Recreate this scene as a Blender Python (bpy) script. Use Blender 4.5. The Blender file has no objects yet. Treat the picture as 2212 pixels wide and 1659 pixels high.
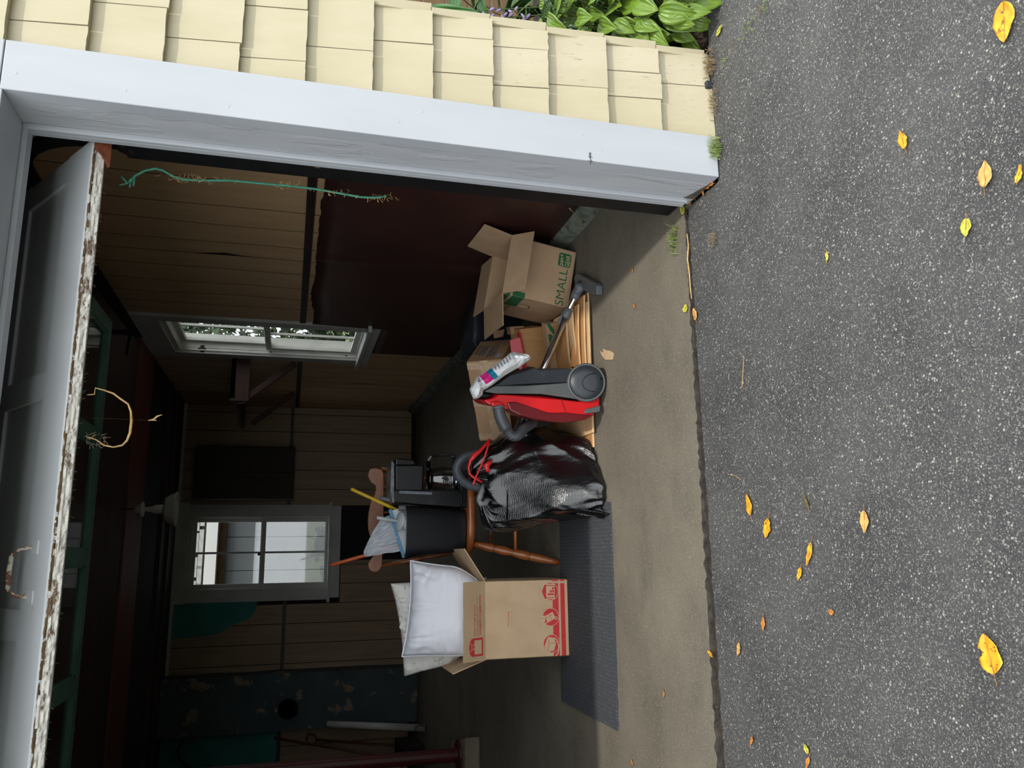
import bpy, bmesh, math, random
from mathutils import Vector, Matrix, Euler, noise

random.seed(11)
S = bpy.context.scene
COL = S.collection
PI = math.pi
V = Vector

# ------------------------------------------------------------------ camera, world, sun, exposure
FPX, CX, CY = 1720.0, 1106.0, 829.5          # focal length and centre in pixels of the 2212 x 1659 frame
CAM = V((0, 0, 1.5))
YAW, PITCH, ROLL = math.radians(12.507), math.radians(15.264), math.radians(2.4785)
_cy, _sy, _cp, _sp = math.cos(YAW), math.sin(YAW), math.cos(PITCH), math.sin(PITCH)
FW = V((_sy*_cp, _cy*_cp, -_sp))
_R = V((_cy, -_sy, 0))
_U = _R.cross(FW)
RT = _R*math.cos(ROLL) + _U*math.sin(ROLL)
DN = -(-_R*math.sin(ROLL) + _U*math.cos(ROLL))
cam_d = bpy.data.cameras.new('camera')
cam = bpy.data.objects.new('camera', cam_d)
COL.objects.link(cam)
cam_d.sensor_fit = 'HORIZONTAL'
cam_d.sensor_width = 36.0
cam_d.lens = FPX*36.0/2212.0
cam_d.clip_start = 0.05
# the phone was held on its side: the picture's right is the world's down, its top is the world's right
cam.matrix_world = Matrix(((DN.x, RT.x, -FW.x, CAM.x), (DN.y, RT.y, -FW.y, CAM.y), (DN.z, RT.z, -FW.z, CAM.z), (0, 0, 0, 1)))
S.camera = cam

world = bpy.data.worlds.new('hazy_sky')
S.world = world
world.use_nodes = True
bg = world.node_tree.nodes['Background']
bg.inputs[0].default_value = (0.93, 0.97, 1.0, 1)
bg.inputs[1].default_value = 0.95

sun_d = bpy.data.lights.new('sun', 'SUN')
sun_d.energy = 0.95
sun_d.angle = math.radians(1.5)
sun_d.color = (1.0, 0.95, 0.86)
sun = bpy.data.objects.new('sun', sun_d)
COL.objects.link(sun)
sun.location = (1, -6, 12)
sun.rotation_euler = V((-0.10, 1.0, -1.63)).to_track_quat('-Z', 'Y').to_euler()

S.view_settings.view_transform = 'Standard'
S.view_settings.look = 'None'
S.view_settings.gamma = 1.0
S.view_settings.use_curve_mapping = False
S.view_settings.exposure = 1.30

# ------------------------------------------------------------------ measuring helpers (pixel of the photo -> point on a known plane)
def ray(x, y):
    return FW*FPX + RT*((1659-y)-CY) + DN*(x-CX)
def atY(x, y, Y):
    d = ray(x, y); return CAM + d*((Y-CAM.y)/d.y)
def atX(x, y, X):
    d = ray(x, y); return CAM + d*((X-CAM.x)/d.x)
def atZ(x, y, Z=0.0):
    d = ray(x, y); return CAM + d*((Z-CAM.z)/d.z)

# ------------------------------------------------------------------ mesh builder
class MB:
    def __init__(s): s.v = []; s.f = []; s.m = []
    def add(s, vs, fs, mi=0):
        o = len(s.v); s.v += [tuple(p) for p in vs]
        for f in fs: s.f.append(tuple(i+o for i in f)); s.m.append(mi)
        return s
    def box(s, x0, x1, y0, y1, z0, z1, mi=0):
        vs = [(x, y, z) for z in (z0, z1) for y in (y0, y1) for x in (x0, x1)]
        return s.add(vs, [(0,2,3,1), (4,5,7,6), (0,1,5,4), (2,6,7,3), (0,4,6,2), (1,3,7,5)], mi)
    def obox(s, c, ax, ay, az, mi=0):
        c = V(c); vs = [c+V(ax)*i+V(ay)*j+V(az)*k for k in (-1, 1) for j in (-1, 1) for i in (-1, 1)]
        return s.add(vs, [(0,2,3,1), (4,5,7,6), (0,1,5,4), (2,6,7,3), (0,4,6,2), (1,3,7,5)], mi)
    def bar(s, p, q, w, h, up=(0, 0, 1), mi=0):
        p, q = V(p), V(q); d = (q-p); n = d.normalized(); up = V(up)
        sx = n.cross(up); sx = sx.normalized() if sx.length > 1e-6 else V((1, 0, 0)); uz = sx.cross(n)
        return s.obox((p+q)/2, d/2, sx*(w/2), uz*(h/2), mi)
    def quad(s, a, b, c, d, mi=0): return s.add([a, b, c, d], [(0, 1, 2, 3)], mi)
    def prism(s, pts, off, mi=0):
        n = len(pts); off = V(off); vs = [V(p) for p in pts] + [V(p)+off for p in pts]
        fs = [tuple(range(n)), tuple(range(2*n-1, n-1, -1))] + [(i, i+n, (i+1) % n+n, (i+1) % n) for i in range(n)]
        return s.add(vs, fs, mi)
    def tube(s, pts, r, n=8, cap=True, mi=0, closed=False):
        pts = [V(p) for p in pts]; N = len(pts)
        rs = r if isinstance(r, (list, tuple)) else [r]*N
        t0 = (pts[1]-pts[0]).normalized()
        a = t0.orthogonal().normalized()
        rings = []
        for i, p in enumerate(pts):
            if closed: t = (pts[(i+1) % N]-pts[i-1])
            else: t = pts[min(i+1, N-1)]-pts[max(i-1, 0)]
            t = t.normalized() if t.length > 1e-9 else t0
            a = (a-t*a.dot(t)); a = a.normalized() if a.length > 1e-6 else t.orthogonal().normalized()
            b = t.cross(a)
            rings.append([p+(a*math.cos(k*2*PI/n)+b*math.sin(k*2*PI/n))*rs[i] for k in range(n)])
        vs = [q for rr in rings for q in rr]; fs = []
        M = N if closed else N-1
        for i in range(M):
            j = (i+1) % N
            for k in range(n):
                fs.append((i*n+k, i*n+(k+1) % n, j*n+(k+1) % n, j*n+k))
        if cap and not closed: fs += [tuple(range(n-1, -1, -1)), tuple((N-1)*n+k for k in range(n))]
        return s.add(vs, fs, mi)
    def lathe(s, prof, p0, axis=(0, 0, 1), n=16, mi=0, cap=True):
        ax = V(axis).normalized(); a = ax.orthogonal().normalized(); b = ax.cross(a); p0 = V(p0)
        vs = []
        for r, h in prof: vs += [p0+ax*h+(a*math.cos(k*2*PI/n)+b*math.sin(k*2*PI/n))*r for k in range(n)]
        fs = [(i*n+k, i*n+(k+1) % n, (i+1)*n+(k+1) % n, (i+1)*n+k) for i in range(len(prof)-1) for k in range(n)]
        if cap:
            if prof[0][0] > 1e-5: fs.append(tuple(range(n-1, -1, -1)))
            if prof[-1][0] > 1e-5: fs.append(tuple((len(prof)-1)*n+k for k in range(n)))
        return s.add(vs, fs, mi)
    def turned(s, p, q, prof, n=12, mi=0):            # turned bar from p to q, prof = (fraction, radius)
        p, q = V(p), V(q); L = (q-p).length
        return s.lathe([(r, f*L) for f, r in prof], p, q-p, n, mi)
    def grid(s, fn, nu, nv, mi=0, closed_u=False):
        vs = [fn(i/(nu if closed_u else nu-1), j/(nv-1)) for j in range(nv) for i in range(nu)]
        fs = []
        for j in range(nv-1):
            for i in range(nu if closed_u else nu-1):
                k = (i+1) % nu
                fs.append((j*nu+i, j*nu+k, (j+1)*nu+k, (j+1)*nu+i))
        return s.add(vs, fs, mi)
    def build(s, name, mats, parent=None, smooth=False, bevel=0, seg=2, sub=0, solid=0, recalc=True):
        me = bpy.data.meshes.new(name)
        me.from_pydata(s.v, [], s.f)
        if not isinstance(mats, (list, tuple)): mats = [mats]
        for m in mats: me.materials.append(m)
        me.polygons.foreach_set('material_index', s.m)
        if recalc:
            b = bmesh.new(); b.from_mesh(me)
            bmesh.ops.remove_doubles(b, verts=b.verts, dist=1e-6)
            bmesh.ops.recalc_face_normals(b, faces=b.faces)
            b.to_mesh(me); b.free()
        if smooth:
            me.polygons.foreach_set('use_smooth', [True]*len(me.polygons))
        me.update()
        o = bpy.data.objects.new(name, me)
        COL.objects.link(o)
        if solid:
            m = o.modifiers.new('solid', 'SOLIDIFY'); m.thickness = solid; m.offset = 0
        if bevel:
            m = o.modifiers.new('bevel', 'BEVEL'); m.width = bevel; m.segments = seg; m.limit_method = 'ANGLE'; m.angle_limit = math.radians(35)
            if smooth is None:
                pass
        if sub:
            m = o.modifiers.new('sub', 'SUBSURF'); m.levels = sub; m.render_levels = sub
        if parent is not None: attach(o, parent)
        return o

def attach(o, parent):
    o.parent = parent
    w = Matrix.Translation(parent.location) if parent.type == 'EMPTY' else Matrix.Identity(4)
    if parent.type == 'EMPTY' and parent.parent is not None and parent.parent.type == 'EMPTY':
        w = Matrix.Translation(parent.parent.location) @ w
    o.matrix_parent_inverse = w.inverted()

def tag(o, label=None, cat=None, group=None, kind=None):
    if label: o['label'] = label
    if cat: o['category'] = cat
    if group: o['group'] = group
    if kind: o['kind'] = kind
    return o
def thing(name, label, cat, loc, group=None, kind=None):
    o = bpy.data.objects.new(name, None); COL.objects.link(o)
    o.location = loc; o.empty_display_size = 0.05
    return tag(o, label, cat, group, kind)

def crumple(p, amp, sc, seed=0.0):
    q = V(p)*sc + V((seed, seed*1.7, -seed))
    return noise.noise_vector(q)*amp

# ------------------------------------------------------------------ materials
def lin(h):
    if isinstance(h, str):
        h = h.lstrip('#'); c = [int(h[i:i+2], 16)/255 for i in (0, 2, 4)]
    else: c = [x/255 for x in h]
    return tuple((x/12.92 if x <= 0.04045 else ((x+0.055)/1.055)**2.4) for x in c)+(1,)

def nd(nt, t, **kw):
    n = nt.nodes.new(t)
    for k, v in kw.items(): setattr(n, k, v)
    return n
def ramp(nt, src, lo, hi):
    r = nd(nt, 'ShaderNodeMapRange'); r.clamp = True
    r.inputs[1].default_value = lo; r.inputs[2].default_value = hi
    nt.links.new(src, r.inputs[0]); return r.outputs[0]
def mixc(nt, f, a, b, blend='MIX'):
    m = nd(nt, 'ShaderNodeMix', data_type='RGBA', blend_type=blend)
    if isinstance(f, (int, float)): m.inputs[0].default_value = f
    else: nt.links.new(f, m.inputs[0])
    for s, i in ((a, 6), (b, 7)):
        if isinstance(s, tuple): m.inputs[i].default_value = s
        else: nt.links.new(s, m.inputs[i])
    return m.outputs[2]
def coords(nt, stretch=(1, 1, 1), rot=(0, 0, 0), kind='Object'):
    tc = nd(nt, 'ShaderNodeTexCoord'); mp = nd(nt, 'ShaderNodeMapping')
    mp.inputs['Scale'].default_value = stretch; mp.inputs['Rotation'].default_value = rot
    nt.links.new(tc.outputs[kind], mp.inputs[0]); return mp.outputs[0]
def noise_f(nt, sc, co, detail=4, rough=0.55, dist=0):
    n = nd(nt, 'ShaderNodeTexNoise'); n.inputs['Scale'].default_value = sc; n.inputs['Detail'].default_value = detail
    n.inputs['Roughness'].default_value = rough; n.inputs['Distortion'].default_value = dist
    nt.links.new(co, n.inputs['Vector']); return n.outputs[0]

MATS = {}
def mat(name, c1, c2=None, sc=6, rough=0.6, bump=0, bsc=40, metal=0, stretch=(1, 1, 1), lo=0.35, hi=0.65, coat=0, spec=0.5,
        layers=(), alpha=1, bst=None, trans=0, detail=4, sheen=0, sss=0, bd=0.003, flake=None):
    m = bpy.data.materials.new(name); m.use_nodes = True; nt = m.node_tree; b = nt.nodes['Principled BSDF']
    c1 = lin(c1)
    co = coords(nt, stretch)
    if c2 is not None:
        col = mixc(nt, ramp(nt, noise_f(nt, sc, co, detail), lo, hi), c1, lin(c2))
    else: col = None
    for (cc, s, l, h, st) in layers:                  # colour, scale, threshold low/high, stretch
        col = mixc(nt, ramp(nt, noise_f(nt, s, coords(nt, st), 5, 0.6), l, h), col if col is not None else c1, lin(cc))
    if col is None: b.inputs['Base Color'].default_value = c1
    else: nt.links.new(col, b.inputs['Base Color'])
    b.inputs['Roughness'].default_value = rough; b.inputs['Metallic'].default_value = metal
    b.inputs['Specular IOR Level'].default_value = spec
    b.inputs['Coat Weight'].default_value = coat; b.inputs['Coat Roughness'].default_value = 0.1
    b.inputs['Transmission Weight'].default_value = trans
    b.inputs['Sheen Weight'].default_value = sheen
    b.inputs['Alpha'].default_value = alpha
    if sss: b.inputs['Subsurface Weight'].default_value = sss; b.inputs['Subsurface Radius'].default_value = (0.02, 0.02, 0.01)
    if bump:
        bn = nd(nt, 'ShaderNodeBump'); bn.inputs['Strength'].default_value = bump; bn.inputs['Distance'].default_value = bd
        hh = noise_f(nt, bsc, coords(nt, bst or stretch), 5)
        if flake: hh = ramp(nt, hh, flake[0], flake[1])
        nt.links.new(hh, bn.inputs['Height'])
        nt.links.new(bn.outputs[0], b.inputs['Normal'])
    MATS[name] = m
    return m

def glass_mat(name, tint=(1, 1, 1, 1), gloss=0.08, rough=0.02):
    m = bpy.data.materials.new(name); m.use_nodes = True; nt = m.node_tree
    nt.nodes.remove(nt.nodes['Principled BSDF']); out = nt.nodes['Material Output']
    t = nd(nt, 'ShaderNodeBsdfTransparent'); t.inputs[0].default_value = tint
    g = nd(nt, 'ShaderNodeBsdfGlossy'); g.inputs['Roughness'].default_value = rough
    x = nd(nt, 'ShaderNodeMixShader'); x.inputs[0].default_value = gloss
    nt.links.new(t.outputs[0], x.inputs[1]); nt.links.new(g.outputs[0], x.inputs[2]); nt.links.new(x.outputs[0], out.inputs[0])
    return m
def film_mat(name, color, alpha, rough=0.3):          # thin milky plastic film: part see-through, part lit from both sides
    m = bpy.data.materials.new(name); m.use_nodes = True; nt = m.node_tree
    b = nt.nodes['Principled BSDF']; out = nt.nodes['Material Output']
    b.inputs['Base Color'].default_value = lin(color); b.inputs['Roughness'].default_value = rough
    t = nd(nt, 'ShaderNodeBsdfTransparent'); x = nd(nt, 'ShaderNodeMixShader'); x.inputs[0].default_value = alpha
    tl = nd(nt, 'ShaderNodeBsdfTranslucent'); tl.inputs[0].default_value = lin(color)
    y = nd(nt, 'ShaderNodeMixShader'); y.inputs[0].default_value = 0.35
    nt.links.new(b.outputs[0], y.inputs[1]); nt.links.new(tl.outputs[0], y.inputs[2])
    nt.links.new(t.outputs[0], x.inputs[1]); nt.links.new(y.outputs[0], x.inputs[2]); nt.links.new(x.outputs[0], out.inputs[0])
    return m

def asphalt_mat():
    m = bpy.data.materials.new('asphalt'); m.use_nodes = True; nt = m.node_tree; b = nt.nodes['Principled BSDF']
    co = coords(nt)
    col = mixc(nt, ramp(nt, noise_f(nt, 3.0, co, 5), 0.35, 0.65), lin((54, 54, 55)), lin((73, 73, 73)))
    h = None
    for sc, thr, cols in ((360, 0.40, ((97, 96, 94), (28, 29, 31))), (230, 0.58, ((125, 123, 118), (83, 81, 77))), (150, 0.91, ((158, 156, 150), (110, 106, 98)))):
        vo = nd(nt, 'ShaderNodeTexVoronoi'); vo.inputs['Scale'].default_value = sc
        wob = nd(nt, 'ShaderNodeVectorMath', operation='MULTIPLY_ADD'); wob.inputs[1].default_value = (0.003,)*3
        nz = nd(nt, 'ShaderNodeTexNoise'); nz.inputs['Scale'].default_value = sc*0.8
        nt.links.new(co, nz.inputs['Vector']); nt.links.new(nz.outputs[1], wob.inputs[0]); nt.links.new(co, wob.inputs[2])
        nt.links.new(wob.outputs[0], vo.inputs['Vector'])
        sp = nd(nt, 'ShaderNodeSeparateColor'); nt.links.new(vo.outputs['Color'], sp.inputs[0])
        pick = ramp(nt, sp.outputs[0], thr, thr+0.02)
        inside = ramp(nt, vo.outputs['Distance'], 0.52, 0.40)
        mu = nd(nt, 'ShaderNodeMath', operation='MULTIPLY'); nt.links.new(pick, mu.inputs[0]); nt.links.new(inside, mu.inputs[1])
        stone = mixc(nt, ramp(nt, sp.outputs[1], 0.2, 0.9), lin(cols[0]), lin(cols[1]))
        col = mixc(nt, mu.outputs[0], col, stone)
        if sc == 230: h = mu.outputs[0]
    # tar-dark patch stains
    col = mixc(nt, ramp(nt, noise_f(nt, 1.1, co, 5, 0.6), 0.60, 0.74), col, lin((44, 46, 49)))
    nt.links.new(col, b.inputs['Base Color'])
    b.inputs['Roughness'].default_value = 0.85
    bn = nd(nt, 'ShaderNodeBump'); bn.inputs['Strength'].default_value = 0.7; bn.inputs['Distance'].default_value = 0.004
    nt.links.new(noise_f(nt, 220, co, 4), bn.inputs['Height']); nt.links.new(bn.outputs[0], b.inputs['Normal'])
    return m
def concrete_mat():
    m = mat('garage_concrete', (97, 91, 80), (118, 111, 97), sc=2.2, rough=0.9, bump=0.5, bsc=110, lo=0.3, hi=0.7,
            layers=[((88, 83, 74), 3, 0.52, 0.80, (1, 1.6, 1)), ((158, 150, 134), 130, 0.60, 0.66, (1, 1, 1)), ((70, 66, 60), 170, 0.60, 0.66, (1, 1, 1)), ((112, 105, 92), 40, 0.55, 0.65, (1, 1, 1)), ((150, 112, 70), 9, 0.74, 0.78, (1, 1, 1))])
    return m
def mat_waffle():
    m = bpy.data.materials.new('rubber_mat'); m.use_nodes = True; nt = m.node_tree; b = nt.nodes['Principled BSDF']
    co = coords(nt)
    col = mixc(nt, ramp(nt, noise_f(nt, 230, co, 3), 0.42, 0.60), lin((38, 41, 45)), lin((92, 96, 102)))
    w1 = nd(nt, 'ShaderNodeTexWave', wave_type='BANDS', bands_direction='X'); w1.inputs['Scale'].default_value = 17; w1.inputs['Distortion'].default_value = 0.4
    w2 = nd(nt, 'ShaderNodeTexWave', wave_type='BANDS', bands_direction='Y'); w2.inputs['Scale'].default_value = 17; w2.inputs['Distortion'].default_value = 0.4
    nt.links.new(co, w1.inputs[0]); nt.links.new(co, w2.inputs[0])
    mx = nd(nt, 'ShaderNodeMath', operation='MULTIPLY'); nt.links.new(w1.outputs[1], mx.inputs[0]); nt.links.new(w2.outputs[1], mx.inputs[1])
    col = mixc(nt, ramp(nt, mx.outputs[0], 0.5, 0.0), col, lin((58, 61, 66)))
    nt.links.new(col, b.inputs['Base Color']); b.inputs['Roughness'].default_value = 0.9
    bn = nd(nt, 'ShaderNodeBump'); bn.inputs['Strength'].default_value = 0.3; bn.inputs['Distance'].default_value = 0.002
    nt.links.new(mx.outputs[0], bn.inputs['Height']); nt.links.new(bn.outputs[0], b.inputs['Normal'])
    return m

M = {}
M['asphalt'] = asphalt_mat()
M['concrete'] = concrete_mat()
M['mat'] = mat_waffle()
M['dirt'] = mat('dirt', (34, 29, 25), (58, 50, 42), sc=30, rough=1, bump=0.6, bsc=80)
M['soil'] = mat('garden_soil', (38, 30, 22), (66, 54, 40), sc=20, rough=1, bump=0.8, bsc=50, bd=0.01)
M['lawn'] = mat('distant_grass', (62, 84, 38), (88, 104, 52), sc=3, rough=1)
M['cream'] = mat('cream_shingle_paint', (186, 177, 150), (178, 169, 140), sc=7, rough=0.62, bump=0.45, bsc=60, stretch=(1, 1, 0.25),
                 layers=[((160, 148, 122), 40, 0.72, 0.78, (2, 2, 0.2))])
M['cream_worn'] = mat('cream_shingle_worn', (186, 177, 152), (177, 168, 140), sc=7, rough=0.7, bump=0.9, bsc=90, stretch=(1, 1, 0.15),
                      layers=[((150, 140, 118), 46, 0.63, 0.70, (3, 3, 0.14))])
M['white'] = mat('white_trim_paint', (181, 185, 190), (174, 178, 184), sc=5, rough=0.45, bump=0.15, bsc=50, stretch=(1, 1, 0.3))
M['jamb'] = mat('peeled_jamb_paint', (186, 188, 192), (176, 179, 184), sc=12, rough=0.4, bump=0.6, bsc=11, stretch=(1.5, 1.5, 0.35), bd=0.003, flake=(0.54, 0.60))
M['jamb_dirty'] = mat('stained_jamb_foot', (96, 86, 78), (54, 46, 42), sc=14, rough=0.8, stretch=(1, 1, 0.2))
M['door_white'] = mat('door_paint', (214, 218, 220), (206, 210, 211), sc=4, rough=0.5, bump=0.1, bsc=30, layers=[((178, 150, 108), 6, 0.72, 0.8, (1, 1, 1))])
M['peel'] = mat('peeling_edge', (214, 210, 200), (232, 229, 220), sc=20, rough=0.85, bump=1.0, bsc=60, stretch=(0.5, 1, 1), bd=0.006,
                layers=[((120, 100, 78), 40, 0.58, 0.64, (0.4, 1, 1)), ((110, 86, 62), 6, 0.66, 0.70, (0.4, 1, 1))])
M['bare'] = mat('bare_weathered_wood', (112, 88, 62), (88, 68, 48), sc=30, rough=0.9, stretch=(0.2, 1, 1))
M['green'] = mat('door_green', (92, 136, 118), (78, 118, 102), sc=5, rough=0.6)
M['teal'] = mat('teal_plaster', (52, 132, 124), (44, 116, 112), sc=3, rough=0.8)
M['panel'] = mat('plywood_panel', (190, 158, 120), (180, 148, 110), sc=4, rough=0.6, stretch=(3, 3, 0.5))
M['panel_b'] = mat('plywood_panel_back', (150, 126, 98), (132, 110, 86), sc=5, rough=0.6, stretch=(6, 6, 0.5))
M['maroon'] = mat('maroon_hardboard', (68, 40, 35), (54, 32, 29), sc=3, rough=0.42, bump=0.1, bsc=12,
                  layers=[((128, 112, 98), 11, 0.74, 0.78, (1, 0.5, 1)), ((106, 84, 70), 40, 0.74, 0.78, (1, 0.4, 1))])
M['rail'] = mat('dark_rail', (42, 26, 22), (30, 20, 18), sc=12, rough=0.5, stretch=(1, 0.1, 1))
M['groove'] = mat('groove_paint', (26, 20, 16), None, rough=0.8)
M['lip'] = mat('broken_slab_edge', (74, 68, 60), (44, 40, 36), sc=26, rough=1, bump=0.8, bsc=60, bd=0.008)
M['void'] = mat('dark_wall_backing', (24, 20, 18), None, rough=0.9)
M['curb'] = mat('green_curb', (118, 124, 112), (78, 84, 76), sc=14, rough=0.9, bump=0.6, bsc=50, layers=[((50, 46, 40), 22, 0.60, 0.66, (1, 1, 1))])
M['plaster'] = mat('grey_plaster', (120, 118, 112), (98, 96, 92), sc=3, rough=0.9)
M['ceil_a'] = mat('ceiling_board_brown', (66, 40, 34), (52, 32, 28), sc=4, rough=0.7, stretch=(0.3, 2, 1))
M['ceil_b'] = mat('ceiling_board_red', (116, 58, 44), (96, 48, 38), sc=4, rough=0.6, stretch=(0.3, 2, 1))
M['ceil_c'] = mat('ceiling_navy', (30, 32, 44), (24, 26, 36), sc=4, rough=0.8)
M['casing'] = mat('window_casing_paint', (186, 186, 182), (172, 172, 168), sc=4, rough=0.6)
M['sash'] = mat('sash_paint', (214, 214, 206), (200, 200, 192), sc=5, rough=0.5)
M['glass'] = glass_mat('window_glass', (0.97, 0.98, 0.98, 1), 0.08)
M['clear'] = glass_mat('carafe_glass', (0.75, 0.76, 0.76, 1), 0.14, 0.03)
M['chimney'] = mat('chimney_paint', (70, 82, 84), (56, 68, 72), sc=2.2, rough=0.85, bump=0.4, bsc=12,
                   layers=[((128, 114, 98), 5.5, 0.58, 0.63, (1, 1, 0.8)), ((30, 30, 32), 3.0, 0.64, 0.7, (1, 1, 0.6))])
M['soot'] = mat('soot', (12, 11, 11), None, rough=1)
M['pvc'] = mat('pvc_pipe', (206, 206, 200), (190, 190, 184), sc=5, rough=0.4)
M['iron'] = mat('dark_iron', (40, 40, 42), (58, 46, 38), sc=18, rough=0.6, metal=0.6)
M['track'] = mat('track_steel', (24, 24, 26), (34, 32, 32), sc=12, rough=0.55, metal=0.5)
M['redpaint'] = mat('red_column_paint', (78, 24, 22), (64, 20, 19), sc=6, rough=0.5)
M['block'] = mat('footing_concrete', (140, 128, 112), (118, 108, 96), sc=8, rough=0.95, bump=0.4)
M['rust'] = mat('rusty_bracket', (150, 84, 52), (112, 62, 42), sc=20, rough=0.9, bump=0.5, bsc=60)
M['rusthandle'] = mat('rusted_handle', (118, 78, 62), (206, 196, 180), sc=34, rough=0.8, bump=0.6, lo=0.45, hi=0.52)
M['toolwood'] = mat('tool_wood', (104, 60, 42), (84, 48, 34), sc=8, rough=0.6, stretch=(6, 6, 0.5))
M['cabinet'] = mat('dark_cabinet_wood', (46, 32, 28), (36, 26, 24), sc=6, rough=0.7, stretch=(4, 4, 0.5))
M['shelfwood'] = mat('shelf_timber', (70, 32, 20), (58, 26, 17), sc=6, rough=0.6, stretch=(1, 0.2, 4))
M['enamel'] = mat('lamp_enamel', (196, 194, 186), (180, 178, 170), sc=9, rough=0.35)
M['rope'] = mat('green_rope', (74, 150, 122), (58, 122, 100), sc=60, rough=0.8)
M['straw'] = mat('dry_straw', (206, 172, 118), (172, 138, 88), sc=30, rough=0.9)
M['cobweb'] = mat('dusty_fluff', (150, 136, 112), (110, 96, 78), sc=40, rough=1)
# ================================================================== SETTING
FY, IY = 2.47, 2.69            # outer face of the front wall, inner end of the door jamb
WR, WB, WL = 1.80, 9.95, -3.7  # inner faces of right, back and left walls
OX0, OX1, OZ = -1.35, 1.37, 2.37   # door opening
CEIL = 2.74

# --- ground
def jag(y0, x0, x1, n, amp, seed, y1=None):
    return [(x0+(x1-x0)*i/n, y0+((y1 if y1 is not None else y0)-y0)*i/n+random.uniform(-1, 1)*amp*0.22+noise.noise(V((i*0.33, seed, 0)))*amp+noise.noise(V((i*1.3, seed+5, 0)))*amp*0.5) for i in range(n+1)]
m = MB()
far = jag(2.698, -1.6, 1.36, 160, 0.010, 1.0, 2.702)
pts = [(-14, -14, -0.006), (14, -14, -0.006), (14, 2.30, -0.006), (2.3, 2.42, -0.006), (1.9, 2.46, -0.006), (1.36, 2.46, -0.006)] + [(x, y, -0.006) for x, y in reversed(far)] + [(-1.6, 2.46, -0.006), (-14, 2.46, -0.006)]
m.prism(pts, (0, 0, -0.08))
tag(m.build('driveway_asphalt', M['asphalt']), 'speckled grey asphalt driveway in front of the garage', 'driveway', kind='structure')
m = MB(); m.box(-14, 14, 2.4, 20, -0.2, -0.075)
tag(m.build('soil_bed', M['soil']), 'dark earth under the driveway edge and plants', 'soil', kind='structure')
m = MB(); m.box(-60, 60, -60, 60, -0.3, -0.21)
tag(m.build('distant_ground', M['lawn']), 'grassy ground around the house', 'ground', kind='structure')
m = MB(); m.prism([(x, y, -0.018) for x, y in [(-1.7, 2.66), (1.4, 2.66), (1.4, 2.80), (-1.7, 2.80)]], (0, 0, -0.03))
tag(m.build('joint_dirt', M['dirt']), 'dirt filled crack between driveway and garage slab', 'crack', kind='structure')
# garage slab with a broken front lip
m = MB()
front = jag(2.756, -1.6, 1.36, 240, 0.015, 7.0, 2.722)
pts = [(x, y, 0) for x, y in front] + [(1.36, 2.69, 0), (WR+0.1, 2.69, 0), (WR+0.1, WB+0.1, 0), (WL-0.1, WB+0.1, 0), (WL-0.1, 2.69, 0), (-1.6, 2.69, 0)]
m.prism(pts, (0, 0, -0.07))
for i_ in range(2, 2+len(front)): m.m[i_] = 1
tag(m.build('floor', [M['concrete'], M['lip']]), 'stained grey concrete garage floor with a broken front edge', 'floor', kind='structure')

# --- front wall: sheathing + individually built shingles
m = MB()
m.box(OX1+0.04, 1.90, FY+0.02, IY, -0.05, 3.3)
m.box(WL-0.15, OX0-0.04, FY+0.02, IY, -0.05, 3.3)
m.box(OX0-0.04, OX1+0.04, FY+0.02, IY, OZ+0.04, 3.3)
wf = tag(m.build('wall_front', M['void']), 'cream shingled front wall of the garage', 'wall', kind='structure')
CZ = [0.0, 0.207, 0.42, 0.649, 0.862, 1.077, 1.281, 1.506, 1.708, 1.934, 2.161, 2.378, 2.60, 2.82, 3.04]
JX = [[1.752], [1.666, 1.773], [1.678], [1.641, 1.797], [1.659, 1.804], [1.748], [1.687], [1.611, 1.805], [1.644], [1.731], [1.626, 1.78], [1.70], [1.65, 1.80], [1.72]]
REDGE = [1.893, 1.880, 1.893, 1.880, 1.893, 1.884, 1.893, 1.880, 1.893, 1.884, 1.893, 1.88, 1.893, 1.88]
random.seed(3)
for c in range(len(CZ)-1):
    xs = [1.533]+JX[c]+[REDGE[c]]
    for i in range(len(xs)-1):
        a, b = xs[i]+0.0018, xs[i+1]-0.0018
        zb = CZ[c]+random.uniform(-0.006, 0.004)+(0.008 if c else 0.0); zt = CZ[c+1]+0.02
        yb = FY-0.015-random.uniform(0, 0.004); yt = FY+0.012
        m = MB(); n = 6
        bot = [(a+(b-a)*k/n, zb+(random.uniform(-0.002, 0.002) if 0 < k < n else 0)) for k in range(n+1)]
        vs = [(x, yb, z) for x, z in bot] + [(b, yt, zt), (a, yt, zt)] + [(x, FY+0.02, z) for x, z in bot] + [(b, FY+0.02, zt), (a, FY+0.02, zt)]
        N = n+3
        m.add(vs, [tuple(range(N)), tuple(range(2*N-1, N-1, -1))]+[(k, k+N, (k+1) % N+N, (k+1) % N) for k in range(N)])
        m.build('shingle', M['cream_worn'] if (c in (1, 2) and i != 0) or (c == 0) or (c == 3 and i == 1) else M['cream'], wf)
for c in range(len(CZ)-1):           # ends of the side-wall shingles at the corner
    m = MB(); x1 = 1.905+(0.004 if c % 2 else 0.0)
    m.prism([(1.88, FY-0.004, CZ[c]+0.01), (x1+0.012, FY-0.004, CZ[c]+0.01), (x1, FY-0.004, CZ[c+1]+0.012), (1.88, FY-0.004, CZ[c+1]+0.012)], (0, 0.30, 0))
    m.build('shingle', M['cream'], wf)

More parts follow.
